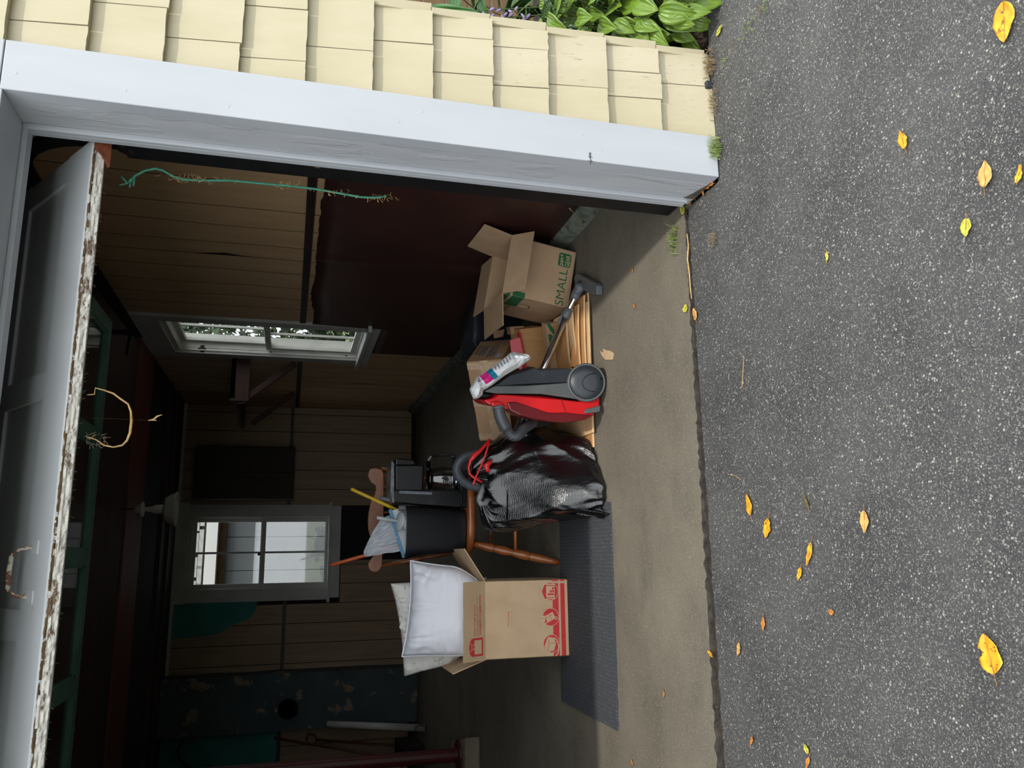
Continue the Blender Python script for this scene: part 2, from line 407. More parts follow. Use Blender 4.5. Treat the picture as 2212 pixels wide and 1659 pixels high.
# --- white door trim and jamb
m = MB(); m.box(OX1, 1.533, FY-0.028, FY+0.03, 0.0, OZ+0.008)
t1 = tag(m.build('trim_1', M['white'], bevel=0.003), 'wide white vertical board framing the garage door opening', 'trim', kind='structure')
for z in (0.02, 0.45, 0.52, 1.10, 1.18, 1.72, 2.02, 2.32):
    mm = MB(); mm.lathe([(0.004, 0), (0.004, 0.0006), (0.002, 0.0009)], (1.40+0.11*((z*7) % 1), FY-0.028, z+0.02), (0, -1, 0), 8)
    mm.build('nail_head', M['white'], t1)
m = MB(); m.box(OX0-0.17, 1.533, FY-0.030, FY+0.03, OZ+0.010, OZ+0.20); m.box(OX0, OX1, FY-0.028, FY+0.03, OZ, OZ+0.012)
tag(m.build('trim_2', M['white'], bevel=0.003), 'white header board over the garage door opening', 'trim', kind='structure')
m = MB(); m.box(OX0-0.17, OX0, FY-0.028, FY+0.03, 0.0, OZ+0.008)
tag(m.build('trim_3', M['white'], bevel=0.003), 'white vertical board at the far side of the opening', 'trim', kind='structure')
def jambset(name, label, sx, x):
    m = MB(); m.box(min(x+sx*.001, x+sx*0.05), max(x+sx*.001, x+sx*0.05), FY+0.03, IY, 0.0, OZ+0.03)
    o = tag(m.build(name, M['jamb']), label, 'trim', kind='structure')
    # rounded stop moulding
    m = MB(); xx = x-sx*0.016
    prof = [(x, IY-0.052), (xx+sx*0.006, IY-0.052), (xx, IY-0.046), (xx, IY-0.034), (xx+sx*0.004, IY-0.030), (xx+sx*0.001, IY-0.024), (xx+sx*0.001, IY-0.002), (x, IY-0.002)]
    m.prism([(a, b, 0.03) for a, b in prof], (0, 0, OZ-0.03))
    m.build('door_stop', M['white'], o)
    m = MB(); m.prism([(x-sx*0.0015, FY+0.005, 0.0), (x-sx*0.0015, IY-0.052, 0.0), (x-sx*0.0015, IY-0.052, 0.045), (x-sx*0.0015, IY-0.09, 0.03), (x-sx*0.0015, FY+0.06, 0.012)], (sx*0.002, 0, 0))
    m.build('stained_foot', M['jamb_dirty'], o)
    return o
jambset('trim_4', 'grey shaded jamb with flaking paint inside the door opening', 1, OX1)
jambset('trim_5', 'jamb at the far side of the door opening', -1, OX0)
m = MB(); m.box(OX0, OX1, FY+0.03, IY, OZ+0.001, OZ+0.05)
m.box(OX0, OX1, IY-0.05, IY-0.002, OZ-0.016, OZ)
tag(m.build('trim_6', M['white']), 'white underside of the door header', 'trim', kind='structure')

# --- roof and ceiling
m = MB(); m.box(WL-0.4, 2.15, FY-0.30, WB+0.4, 3.3, 3.42)
tag(m.build('roof_slab', M['void']), 'roof over the garage', 'roof', kind='structure')
m = MB(); m.box(WL, WR, IY, WB, CEIL+0.02, CEIL+0.06)
ce = tag(m.build('ceiling', M['ceil_c']), 'dark garage ceiling of wide stained boards', 'ceiling', kind='structure')
for y0, y1, k, dz in ((2.72, 3.9, 'ceil_a', 0), (3.91, 5.1, 'ceil_a', 0.002), (5.11, 6.9, 'ceil_a', 0), (6.905, 7.62, 'ceil_b', -0.012), (7.63, 8.68, 'ceil_c', 0.004), (8.69, 8.78, 'ceil_a', -0.03), (8.79, 9.2, 'ceil_c', 0.0), (9.21, 9.34, 'ceil_a', -0.03), (9.35, 9.93, 'ceil_c', 0)):
    m = MB(); m.box(WL, WR-0.005, y0, y1, CEIL+dz, CEIL+0.03)
    m.build('ceiling_board', M[k], ce)

# --- right wall with a window
W1Y0, W1Y1, W1Z0, W1Z1 = 6.34, 7.32, 0.955, 2.50
m = MB()
m.box(WR+0.02, 1.90, IY, W1Y0, -0.05, 3.3); m.box(WR+0.02, 1.90, W1Y1, WB+0.15, -0.05, 3.3)
m.box(WR+0.02, 1.90, W1Y0, W1Y1, -0.05, W1Z0); m.box(WR+0.02, 1.90, W1Y0, W1Y1, W1Z1, 3.3)
wr = tag(m.build('wall_right', M['void']), 'garage side wall of warped plywood panelling over dark red hardboard', 'wall', kind='structure')
def plank(parent, axis, a0, a1, z0, z1, face, matn, w0=None, w1=None, th=0.012, n=14):
    """upright panelling plank; a0..a1 along the wall, w0/w1 = edge waviness functions of z"""
    m = MB(); L = []; Rr = []
    for k in range(n+1):
        z = z0+(z1-z0)*k/n
        L.append((a0+0.0035+(w0(z) if w0 else 0), z)); Rr.append((a1-0.0035+(w1(z) if w1 else 0), z))
    for k in range(n):
        q = [L[k], Rr[k], Rr[k+1], L[k+1]]
        if axis == 'Y': P = [V((face, a, z)) for a, z in q]; off = V((th, 0, 0))
        else: P = [V((a, face, z)) for a, z in q]; off = V((0, th, 0))
        o = len(m.v); m.v += [tuple(p) for p in P]+[tuple(p+off) for p in P]
        fs = [(0, 1, 2, 3), (0, 3, 7, 4), (1, 5, 6, 2)]; sidef = {1, 2}
        if k == 0: fs.append((0, 4, 5, 1))
        if k == n-1: fs.append((3, 2, 6, 7))
        for fi, f in enumerate(fs): m.f.append(tuple(i+o for i in f)); m.m.append(1 if fi in sidef else 0)
    return m.build('panelling_plank', [M[matn], M['groove']], parent)
def wav(seed, amp=0.045):
    return lambda z: amp*noise.noise(V((z*1.1, seed, 0.3)))*min(1, max(0, (z-1.4)*2.0))
YS = [2.70, 2.95, 3.20, 3.43, 3.64, 3.82, 4.13, 4.38, 4.65, 4.86, 5.10, 5.40, 5.65, 5.87, 6.20]
ww = [wav(i*3.1) for i in range(len(YS))]
def gapbulge(z): return 0.040*math.exp(-((z-1.95)/0.09)**2)
for i in range(len(YS)-1):
    w0, w1 = ww[i], ww[i+1]
    if i+1 == len(YS)-1: w1 = None
    if abs(YS[i+1]-4.86) < 1e-3: a1 = w1; w1 = (lambda z, f=a1: f(z)-gapbulge(z))
    plank(wr, 'Y', YS[i], YS[i+1], 1.478, CEIL, WR, 'panel', w0 if i else None, w1)
for i in range(len(YS)-1):
    plank(wr, 'Y', YS[i], YS[i+1], 0.10, 1.436, WR, 'panel', n=1)
for i, y in enumerate([6.20, 6.45, 6.70, 6.95, 7.20]):
    plank(wr, 'Y', y, y+0.25, 0.06, 0.86, WR, 'panel', n=1)
ys = [7.44+0.25*i for i in range(10)]+[9.94]
def gap2(z): return 0.030*math.exp(-((z-0.78)/0.14)**2)
for i in range(len(ys)-1):
    plank(wr, 'Y', ys[i], ys[i+1], 0.06, 1.436, WR, 'panel', None, (lambda z: -gap2(z)) if i == 3 else None)
    plank(wr, 'Y', ys[i], ys[i+1], 1.478, CEIL, WR, 'panel')
for y0, y1 in ((IY, 6.22), (7.44, 9.94)):           # ridged chair rail
    m = MB()
    for z0, z1, d in ((1.434, 1.446, 0.010), (1.446, 1.452, 0.005), (1.452, 1.464, 0.012), (1.464, 1.468, 0.006), (1.468, 1.480, 0.010)):
        m.box(WR-d, WR+0.006, y0, y1, z0, z1)
    m.build('chair_rail', M['rail'], wr)
# torn maroon hardboard sheet over the lower wall
m = MB()
top = []
for i in range(121):
    y = IY+0.0+(7.02-IY)*i/120
    z = 1.405+0.022*noise.noise(V((y*2.3, 2, 0)))+0.012*noise.noise(V((y*9, 4, 0)))+0.006*noise.noise(V((y*31, 5, 0)))
    if y > 5.6: z -= (y-5.6)*0.05
    if y > 6.2: z = min(z, 0.845)
    top.append((y, z))
bulge = lambda y, z: 0.016+0.010*max(0, noise.noise(V((y*0.9, z*1.1, 3))))+0.012*math.exp(-((y-4.72)/0.03)**2)
for i in range(120):
    (ya, za), (yb, zb) = top[i], top[i+1]
    for k in range(10):
        f0, f1 = k/10, (k+1)/10
        q = [(ya, 0.09+(za-0.09)*f0), (yb, 0.09+(zb-0.09)*f0), (yb, 0.09+(zb-0.09)*f1), (ya, 0.09+(za-0.09)*f1)]
        m.add([(WR-bulge(a, z), a, z) for a, z in q], [(0, 1, 2, 3)])
m.build('hardboard_sheet', M['maroon'], wr, smooth=True, solid=0.004)
m = MB(); m.prism([(WR-0.06, IY, 0), (WR+0.03, IY, 0), (WR+0.03, IY, 0.10), (WR-0.02, IY, 0.10), (WR-0.05, IY, 0.065)], (0, 7.2, 0))
tag(m.build('baseboard_right', M['curb'], bevel=0.006), 'flaking grey green kerb along the foot of the side wall', 'kerb', kind='structure')
# side window
w = thing('window_1', 'white painted double hung window in the side wall', 'window', (WR, 6.83, W1Z0), kind='structure')
def part(name, mat_, parent, *boxes, bevel=0.0):
    m = MB()
    for b in boxes: m.box(*b)
    return m.build(name, mat_, parent, bevel=bevel)
part('head_casing', M['casing'], w, (WR-0.024, WR+0.02, 6.20, 7.46, 2.52, CEIL-0.01), bevel=0.003)
part('side_casing', M['casing'], w, (WR-0.020, WR+0.02, 6.21, W1Y0, 0.955, 2.52), bevel=0.003)
part('side_casing', M['casing'], w, (WR-0.020, WR+0.02, W1Y1, 7.45, 0.955, 2.52), bevel=0.003)
part('window_stool', M['casing'], w, (WR-0.07, WR+0.10, 6.14, 7.48, 0.925, 0.957), bevel=0.004)
part('apron', M['casing'], w, (WR-0.020, WR+0.02, 6.20, 7.44, 0.845, 0.925), bevel=0.003)
part('jamb', M['sash'], w, (WR+0.0, WR+0.16, W1Y0-0.02, W1Y0+0.004, W1Z0, W1Z1))
part('jamb', M['sash'], w, (WR+0.0, WR+0.16, W1Y1-0.004, W1Y1+0.02, W1Z0, W1Z1), (WR+0.004, WR+0.014, W1Y1-0.014, W1Y1-0.004, W1Z0, W1Z1), (WR+0.03, WR+0.04, W1Y1-0.010, W1Y1-0.004, W1Z0, W1Z1))
part('head_jamb', M['sash'], w, (WR+0.0, WR+0.16, W1Y0, W1Y1, W1Z1-0.02, W1Z1+0.02))
def sashY(x, z0, z1):
    s = part('sash', M['sash'], w, (x, x+0.034, W1Y0+0.006, W1Y0+0.056, z0, z1), (x, x+0.034, W1Y1-0.056, W1Y1-0.006, z0, z1), (x, x+0.034, W1Y0+0.05, W1Y1-0.05, z1-0.045, z1), (x, x+0.034, W1Y0+0.05, W1Y1-0.05, z0, z0+0.05),
             (x+0.006, x+0.028, 6.82, 6.84, z0+0.04, z1-0.04), bevel=0.003)
    part('pane', M['glass'], s, (x+0.015, x+0.019, W1Y0+0.05, W1Y1-0.05, z0+0.045, z1-0.04))
sashY(WR+0.045, W1Z0+0.01, 1.76)
sashY(WR+0.083, 1.72, W1Z1-0.02)
m = MB(); m.lathe([(0.0, 0.006), (0.02, 0.006), (0.032, 0.0)], (WR+0.022, W1Y1-0.005, 2.30), (0, -1, 0), 14)
m.build('sash_pulley', M['iron'], w)
for z in (1.05, 1.72, 2.33):
    m = MB(); m.lathe([(0.0, 0.004), (0.006, 0.003), (0.008, 0)], (WR+0.021, W1Y1-0.008, z), (0, -1, 0), 8)
    m.build('screw', M['iron'], w)

# --- back wall with a window
W2X0, W2X1, W2Z0, W2Z1 = -0.345, 0.470, 1.00, 2.585
m = MB()
m.box(WL, W2X0, WB+0.02, WB+0.16, -0.05, 3.3); m.box(W2X1, WR+0.1, WB+0.02, WB+0.16, -0.05, 3.3)
m.box(W2X0, W2X1, WB+0.02, WB+0.16, -0.05, W2Z0); m.box(W2X0, W2X1, WB+0.02, WB+0.16, W2Z1, 3.3)
wb = tag(m.build('wall_back', M['void']), 'far garage wall of brown panelling with a bare teal patch', 'wall', kind='structure')
xb = [-1.62, -1.41, -1.19, -0.97, -0.75, -0.53, -0.31, -0.09, 0.13, 0.35, 0.57, 0.80, 1.03, 1.26, 1.49, 1.71, WR]
for i in range(len(xb)-1):
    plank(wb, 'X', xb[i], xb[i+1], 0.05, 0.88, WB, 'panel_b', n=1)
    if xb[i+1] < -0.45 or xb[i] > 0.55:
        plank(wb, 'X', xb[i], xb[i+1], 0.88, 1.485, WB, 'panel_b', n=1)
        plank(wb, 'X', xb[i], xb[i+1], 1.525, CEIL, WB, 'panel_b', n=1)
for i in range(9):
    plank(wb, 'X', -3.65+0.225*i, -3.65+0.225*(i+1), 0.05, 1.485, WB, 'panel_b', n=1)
part('chair_rail', M['rail'], wb, (-1.3, -0.50, WB-0.012, WB, 1.485, 1.525)); part('chair_rail', M['rail'], wb, (0.60, WR, WB-0.012, WB, 1.485, 1.525)); part('chair_rail', M['rail'], wb, (WL, -1.85, WB-0.012, WB, 1.485, 1.525))
part('missing_panel', M['void'], wb, (-0.04, 0.61, WB-0.005, WB+0.002, 0.05, 0.885))
part('floor_ledge', M['void'], wb, (-1.25, WR, WB-0.03, WB, 0.0, 0.05))
part('wall_edging', M['casing'], wb, (-1.30, WR, WB-0.03, WB, CEIL-0.035, CEIL))
m = MB()                                              # bare teal plaster where panelling was torn away
m.prism([atY(x, y, WB-0.006) for x, y in ((360, 1304), (556, 1298), (552, 1317), (540, 1335), (500, 1352), (470, 1370), (430, 1375), (362, 1381))], (0, 0.005, 0))
m.build('bare_patch', M['teal'], wb)
part('bare_patch', M['teal'], wb, (WL, -1.86, WB-0.004, WB+0.01, 1.525, CEIL))
w = thing('window_2', 'four pane double hung window in the far wall', 'window', (0.06, WB, W2Z0), kind='structure')
part('head_casing', M['casing'], w, (-0.50, 0.64, WB-0.026, WB+0.02, 2.60, CEIL-0.005), bevel=0.003)
part('side_casing', M['casing'], w, (-0.49, W2X0, WB-0.022, WB+0.02, 1.03, 2.60), bevel=0.003)
part('side_casing', M['casing'], w, (W2X1, 0.615, WB-0.022, WB+0.02, 1.03, 2.60), bevel=0.003)
part('window_stool', M['casing'], w, (-0.52, 0.65, WB-0.075, WB+0.10, 1.0, 1.032), bevel=0.004)
part('apron', M['casing'], w, (-0.47, 0.60, WB-0.022, WB+0.02, 0.89, 1.0), bevel=0.003)
part('jamb', M['casing'], w, (W2X0-0.02, W2X0+0.01, WB, WB+0.15, W2Z0, W2Z1)); part('jamb', M['casing'], w, (W2X1-0.01, W2X1+0.02, WB, WB+0.15, W2Z0, W2Z1))
part('head_jamb', M['casing'], w, (W2X0, W2X1, WB, WB+0.15, W2Z1-0.02, W2Z1+0.02))
def sashX(y, z0, z1):
    xm = (W2X0+W2X1)/2
    s = part('sash', M['casing'], w, (W2X0+0.01, W2X0+0.055, y, y+0.034, z0, z1), (W2X1-0.055, W2X1-0.01, y, y+0.034, z0, z1), (W2X0+0.05, W2X1-0.05, y, y+0.034, z1-0.05, z1), (W2X0+0.05, W2X1-0.05, y, y+0.034, z0, z0+0.05), (xm-0.012, xm+0.012, y+0.005, y+0.03, z0+0.04, z1-0.04), bevel=0.003)
    for a, b in ((W2X0+0.05, xm-0.01), (xm+0.01, W2X1-0.05)):
        part('pane', M['glass'], s, (a, b, y+0.015, y+0.019, z0+0.045, z1-0.045))
sashX(WB+0.03, 1.02, 1.80); sashX(WB+0.068, 1.76, 2.57)
m = MB(); m.lathe([(0.018, 0), (0.018, 0.012), (0.008, 0.02)], (0.045, WB+0.02, 1.815), (0, 0, 1), 10); m.box(0.03, 0.06, WB+0.0, WB+0.03, 1.80, 1.818)
m.build('sash_lock', M['iron'], w)

# --- left wall
m = MB(); m.box(WL-0.15, WL, IY, WB+0.15, -0.05, 3.3)
tag(m.build('wall_left', M['plaster']), 'far side wall of the garage', 'wall', kind='structure')

# --- chimney breast
c = thing('chimney_breast', 'peeling grey teal painted chimney breast against the far wall', 'chimney', (-1.55, 9.77, 0), kind='structure')
m = MB()
def chim(u, v):
    z = v*CEIL
    seq = [(-1.255, WB), (-1.255, 9.62), (-1.845, 9.60), (-1.845, WB)]
    t = u*3; i = min(2, int(t)); f = t-i
    x = seq[i][0]+(seq[i+1][0]-seq[i][0])*f; y = seq[i][1]+(seq[i+1][1]-seq[i][1])*f
    d = 0.008*noise.noise(V((x*3, y*3, z*3)))
    return (x+d, y+d, z)
m.grid(chim, 61, 50)
m.build('masonry', M['chimney'], c)
m = MB(); m.lathe([(0.095, -0.004), (0.102, 0.004), (0.11, 0.004), (0.11, -0.01)], (-1.625, 9.605, 1.42), (0, -1, 0), 24, cap=False)
m.lathe([(0.0, -0.0), (0.10, 0.0)], (-1.625, 9.597, 1.42), (0, -1, 0), 24)
m.build('stovepipe_hole', M['soot'], c)

# --- house next door seen through the back window, planting side
NY = 13.0
m = MB(); m.box(-4.5, 1.95, NY+0.03, NY+0.2, 0, 4.2)
nb = tag(m.build('neighbour_wall', mat('neighbour_dark_joint', (60, 60, 58), None, rough=1)), 'grey panelled wall of the building behind the far window', 'building', kind='structure')
brickm = mat('white_painted_brick', (158, 158, 154), (140, 140, 136), sc=12, rough=0.9, bump=0.3)
bl = [MB().box(0, 0.29, 0, 0.06, 0, 0.062).build('brick', brickm)]
first = True
for r in range(8):
    for k in range(9):
        x = -1.3+0.3*k+(0.15 if r % 2 else 0)+0.06*math.sin(r*3+k)
        o = bl[0] if first else bl[0].copy()
        if not first: COL.objects.link(o)
        first = False
        o.location = (x, NY-0.03, 2.72+0.068*r); o.parent = nb
beam = mat('bright_white_beam', (206, 206, 203), None, rough=0.6)
part('eave_board', beam, nb, (-3, 1.95, NY-0.34, NY+0.03, 2.50, 2.66)); part('eave_board', M['bare'], nb, (-3, 1.95, NY-0.10, NY+0.03, 2.40, 2.50))
grey = mat('grey_shed_panel', (128, 132, 134), (120, 124, 126), sc=3, rough=0.7)
for i in range(9):
    part('wall_board', grey, nb, (-2.68+0.5*i, -2.19+0.5*i, NY-0.0, NY+0.03, 0.02, 2.40))
# ================================================================== OVERHEAD DOOR AND TRACKS
DX0, DX1 = -1.345, 1.378
d = thing('door_1', 'white overhead garage door rolled up overhead, peeling along its bottom edge', 'garage door', (0, 2.70, 2.15), kind='structure')
e0 = V((0, 2.70, 2.178)); dirv = V((0, 0.826, 0.563)).normalized(); nrm = V((0, -0.563, 0.826)).normalized(); inn = -nrm
TH = 0.046
def slab(x0, x1, s0, s1, d0, d1):                     # along the tilted section: s up the door, d depth below its outer face
    vs = []
    for s in (s0, s1):
        for dd in (d0, d1):
            for x in (x0, x1):
                p = e0+dirv*s+inn*dd; vs.append((x, p.y, p.z))
    return vs, [(0, 1, 3, 2), (4, 6, 7, 5), (0, 4, 5, 1), (2, 3, 7, 6), (0, 2, 6, 4), (1, 5, 7, 3)]
def slabpart(name, mt, parent, *bx, bevel=0.0):
    m = MB()
    for b in bx: m.add(*slab(*b))
    return m.build(name, mt, parent, bevel=bevel)
sec = slabpart('bottom_section', M['door_white'], d, (DX0, DX1, 0.012, 0.62, 0.012, TH-0.004))
slabpart('bottom_rail', M['door_white'], sec, (DX0, DX1, 0.006, 0.20, 0.0, 0.014), bevel=0.004)
slabpart('top_rail', M['door_white'], sec, (DX0, DX1, 0.54, 0.62, 0.0, 0.013), bevel=0.004)
for x in (DX1-0.10, DX1-0.86, DX1-1.62, DX1-2.38, DX0+0.0):
    slabpart('stile', M['door_white'], sec, (x, min(x+0.095, DX1), 0.19, 0.55, 0.0, 0.013), bevel=0.004)
# weathered bottom edge: a rough strip
m = MB()
def edge(u, v):
    x = DX0+(DX1-0.02-DX0)*u
    dd = v*TH
    p = e0+inn*dd+dirv*(0.004+0.006*noise.noise(V((x*25, v*6, 1)))+0.004*noise.noise(V((x*80, v*9, 4))))
    if v in (0.0, 1.0): p = e0+inn*dd+dirv*0.012
    return (x, p.y, p.z)
m.grid(edge, 420, 8)
for i_ in range(len(m.f)):
    col_, row_ = i_ % 419, i_//419
    if row_ < 2 and noise.noise(V((col_*0.045, row_*0.9, 3)))+0.5*noise.noise(V((col_*0.21, row_, 7))) > -0.12-0.25*(row_ == 0): m.m[i_] = 1
m.build('weathered_edge', [M['peel'], M['bare']], d)
slabpart('edge_board', M['bare'], d, (DX0, DX1-0.02, 0.010, 0.03, 0.002, TH-0.002))
m = MB()
def ep(x, s_, dd): p = e0+dirv*s_+inn*dd; return V((x, p.y, p.z))
m.prism([ep(DX1+0.004, -0.004, 0.004), ep(DX1+0.004, -0.004, TH+0.012), ep(DX1-0.085, -0.004, TH+0.012), ep(DX1-0.03, -0.004, 0.006)], dirv*0.06)
m.build('corner_bracket', M['rust'], d, bevel=0.001)
# lift handle
hx0, hx1 = atY(90, 1290, 2.80).x, atY(98, 1182, 2.80).x
def dp(x, s, h): p = e0+dirv*s+nrm*h; return V((x, p.y, p.z))
m = MB()
m.tube([dp(hx1, 0.145, 0.0), dp(hx1-0.004, 0.165, 0.028), dp(hx1-0.02, 0.185, 0.040), dp(hx1-0.03, 0.19, 0.042)], [0.006, 0.005, 0.005, 0.006], 8)
m.tube([dp(hx0, 0.145, 0.0), dp(hx0+0.004, 0.165, 0.028), dp(hx0+0.02, 0.185, 0.040), dp(hx0+0.03, 0.19, 0.042)], [0.006, 0.005, 0.005, 0.006], 8)
m.tube([dp(hx1-0.025, 0.188, 0.042), dp((hx0+hx1)/2, 0.19, 0.044), dp(hx0+0.025, 0.188, 0.042)], [0.007, 0.008, 0.007], 8)
h = m.build('lift_handle', M['rusthandle'], d, smooth=True)
m = MB()
for x in (hx0, hx1): m.add(*slab(x-0.02, x+0.02, 0.10, 0.16, -0.003, 0.0))
m.build('handle_plate', M['door_white'], h)
# the sections lying flat under the ceiling, green inside faces
ZD = 2.555
for k, (y0, y1) in enumerate(((3.22, 3.80), (3.815, 4.39), (4.405, 5.0))):
    s = part('flat_section', M['green'], d, (DX0, DX1, y0, y0+0.075, ZD, ZD+0.042), (DX0, DX1, y1-0.075, y1, ZD, ZD+0.042))
    for x in (DX0, DX0+0.66, DX0+1.32, DX0+1.98, DX1-0.08):
        part('inner_stile', M['green'], s, (x, x+0.08, y0+0.07, y1-0.07, ZD, ZD+0.042))
    for x in (DX0+0.08, DX0+0.74, DX0+1.40, DX0+2.06):
        x1 = min(x+0.58, DX1-0.08)
        if k == 2:
            part('glazing_bead', M['green'], s, (x, x+0.014, y0+0.07, y1-0.07, ZD+0.006, ZD+0.03), (x1-0.014, x1, y0+0.07, y1-0.07, ZD+0.006, ZD+0.03), (x, x1, y1-0.09, y1-0.07, ZD+0.006, ZD+0.03), (x, x1, y0+0.07, y0+0.09, ZD+0.006, ZD+0.03))
            part('pane', M['glass'], s, (x, x1, y0+0.07, y1-0.07, ZD+0.02, ZD+0.024))
        else:
            part('inner_panel', M['green'], s, (x, x1, y0+0.07, y1-0.07, ZD+0.018, ZD+0.03))
# tracks
t = thing('door_track', 'black steel track curving up beside the jamb and back under the ceiling', 'track', (1.44, 2.76, 0))
pts = [V((1.412, 2.80, 0.02)), V((1.412, 2.80, 2.12))]
for k in range(1, 9):
    a = k/8*PI/2; pts.append(V((1.412+0.05*k/8, 2.80+0.40*(1-math.cos(a)), 2.12+0.40*math.sin(a))))
pts += [V((1.50, 4.5, 2.545)), V((1.52, 5.85, 2.56))]
m = MB()
for a, b in zip(pts[:-1], pts[1:]): m.bar(a, b+(b-a).normalized()*0.004, 0.062, 0.010, up=(1, 0, 0) if abs((b-a).normalized().x) < 0.9 else (0, 0, 1))
m.build('channel', M['track'], t)
m = MB()
for a, b in zip(pts[:-1], pts[1:]): m.bar(a+V((0.018, 0, 0)), b+V((0.018, 0, 0)), 0.012, 0.034, up=(1, 0, 0))
m.build('channel_lip', M['track'], t)
m = MB(); m.box(1.388, 1.43, IY+0.012, 2.845, 0.01, 2.10)
m.build('mounting_angle', M['track'], t)
m = MB(); m.bar((1.52, 5.75, 2.56), (1.52, 5.75, CEIL), 0.035, 0.005, up=(0, 1, 0)); m.bar((1.36, 5.72, 2.60), (1.52, 5.78, 2.60), 0.02, 0.02)
m.build('hanger_strap', M['track'], t)
m = MB(); m.bar((1.50, 4.6, 2.55), (1.50, 4.6, CEIL), 0.035, 0.005, up=(0, 1, 0)); m.build('hanger_strap', M['track'], t)
m = MB(); m.tube([(1.60, 3.0, 2.66), (1.62, 4.2, 2.66), (1.60, 5.2, 2.64), (1.56, 5.85, 2.60)], 0.022, 10)
tag(m.build('torsion_spring', M['track'], t), kind=None)
m = MB(); m.lathe([(0.0, 0.012), (0.012, 0.014), (0.028, 0.014), (0.034, 0.006), (0.034, -0.006), (0.028, -0.014), (0.0, -0.014)], (1.405, 2.80, 2.10), (1, 0, -0.2), 16)
tag(m.build('pulley_wheel', M['iron'], smooth=True), 'dark dusty pulley wheel under the door corner beside the rope knot', 'pulley')

# green pull rope with fluff
rp = [atY(*p, 2.85) for p in ((262, 380), (275, 396), (283, 390), (292, 380), (312, 369), (335, 364), (352, 368), (372, 380), (395, 388), (430, 390), (500, 390), (560, 396), (620, 401), (680, 408), (730, 417), (780, 426), (815, 427), (832, 424))]
t = thing('pull_rope', 'frayed green cord hanging from the door corner', 'rope', (rp[-1].x, 2.85, rp[-1].z))
m = MB(); m.tube(rp, 0.0042, 8); m.tube([atY(258, 400, 2.85), rp[1], rp[2]], 0.0032, 6); m.tube([rp[2], atY(280, 405, 2.85)], 0.003, 6); m.tube([atY(288, 402, 2.85), rp[3]], 0.003, 6)
m.build('cord', M['rope'], t, smooth=True)
m = MB(); m.lathe([(0.0, -0.008), (0.007, -0.004), (0.008, 0.003), (0.0, 0.008)], rp[2], (0, 0, 1), 8); m.build('knot', M['rope'], t); m = MB(); m.lathe([(0.0, -0.007), (0.006, -0.003), (0.006, 0.003), (0.0, 0.007)], rp[-1], (0, 0, 1), 8)
m.build('knot', M['rope'], t)
random.seed(5)
m = MB()
for k in range(95):
    c = rp[random.choice([7, 8, 8, 9, 9, 10, 12, 12, 13, 14, 14, 15, 16, 17])]+V((random.uniform(-.006, .006), random.uniform(-.006, .006), random.uniform(-.04, .04)))
    q = c+V((random.uniform(-.014, .014), random.uniform(-.012, .012), random.uniform(-.014, .014)))
    w_ = q+V((random.uniform(-.01, .01), random.uniform(-.01, .01), random.uniform(-.012, .012)))
    m.tube([c, q, w_], 0.0007, 3, cap=False)
tag(m.build('clinging_fluff', M['straw'], t), kind='stuff')

# dry vine loop under the door edge
vp = [atY(*p, 2.76) for p in ((188, 853), (204, 852), (206, 838), (225, 843), (245, 850), (258, 860), (277, 873), (283, 890), (284, 910), (281, 935), (274, 952), (264, 962), (245, 966), (225, 962), (208, 950), (186, 943))]
t = thing('dry_vine', 'straw coloured dry vine looping below the door edge', 'vine', vp[8])
m = MB(); m.tube(vp, [0.0015, 0.002, 0.002, 0.0025, 0.003, 0.003, 0.003, 0.0035, 0.0045, 0.0045, 0.0035, 0.003, 0.0025, 0.0025, 0.002, 0.0015], 6)
m.build('stem', M['straw'], t, smooth=True)
m = MB()
for k in range(40):
    c = atY(random.uniform(186, 230), random.uniform(938, 962), 2.76); q = c+V((random.uniform(-.02, .02), random.uniform(-.01, .01), random.uniform(-.02, .01)))
    m.tube([c, q], 0.0006, 3, cap=False)
tag(m.build('rootlets', M['cobweb'], t), kind='stuff')
vp = [atY(*p, 2.80) for p in ((320, 908), (332, 906), (340, 899), (350, 896))]
m = MB(); m.tube(vp, [0.001, 0.003, 0.003, 0.001], 5); m.tube([vp[0], atY(338, 908, 2.80)], 0.0015, 4)
m.tube([vp[0], V((vp[0].x, vp[0].y-0.02, 2.134))], 0.00008, 3)
tag(m.build('straw_wisp', M['straw']), 'tiny pale straw wisp hanging in a cobweb in mid air', 'straw')
random.seed(8)
m = MB()                                              # hairs and cobweb along the door edge
for k in range(150):
    x = random.uniform(-0.6, 1.33); p = e0+inn*TH+dirv*random.uniform(0.0, 0.03)
    c = V((x, p.y, p.z)); q = c+V((random.uniform(-.008, .008), random.uniform(0, .008), random.uniform(-.010, .0)))
    m.tube([c, q], 0.0003, 3, cap=False)
tag(m.build('edge_cobweb', M['cobweb']), 'dusty cobweb hairs clinging to the bottom edge of the garage door', 'cobweb', kind='stuff')

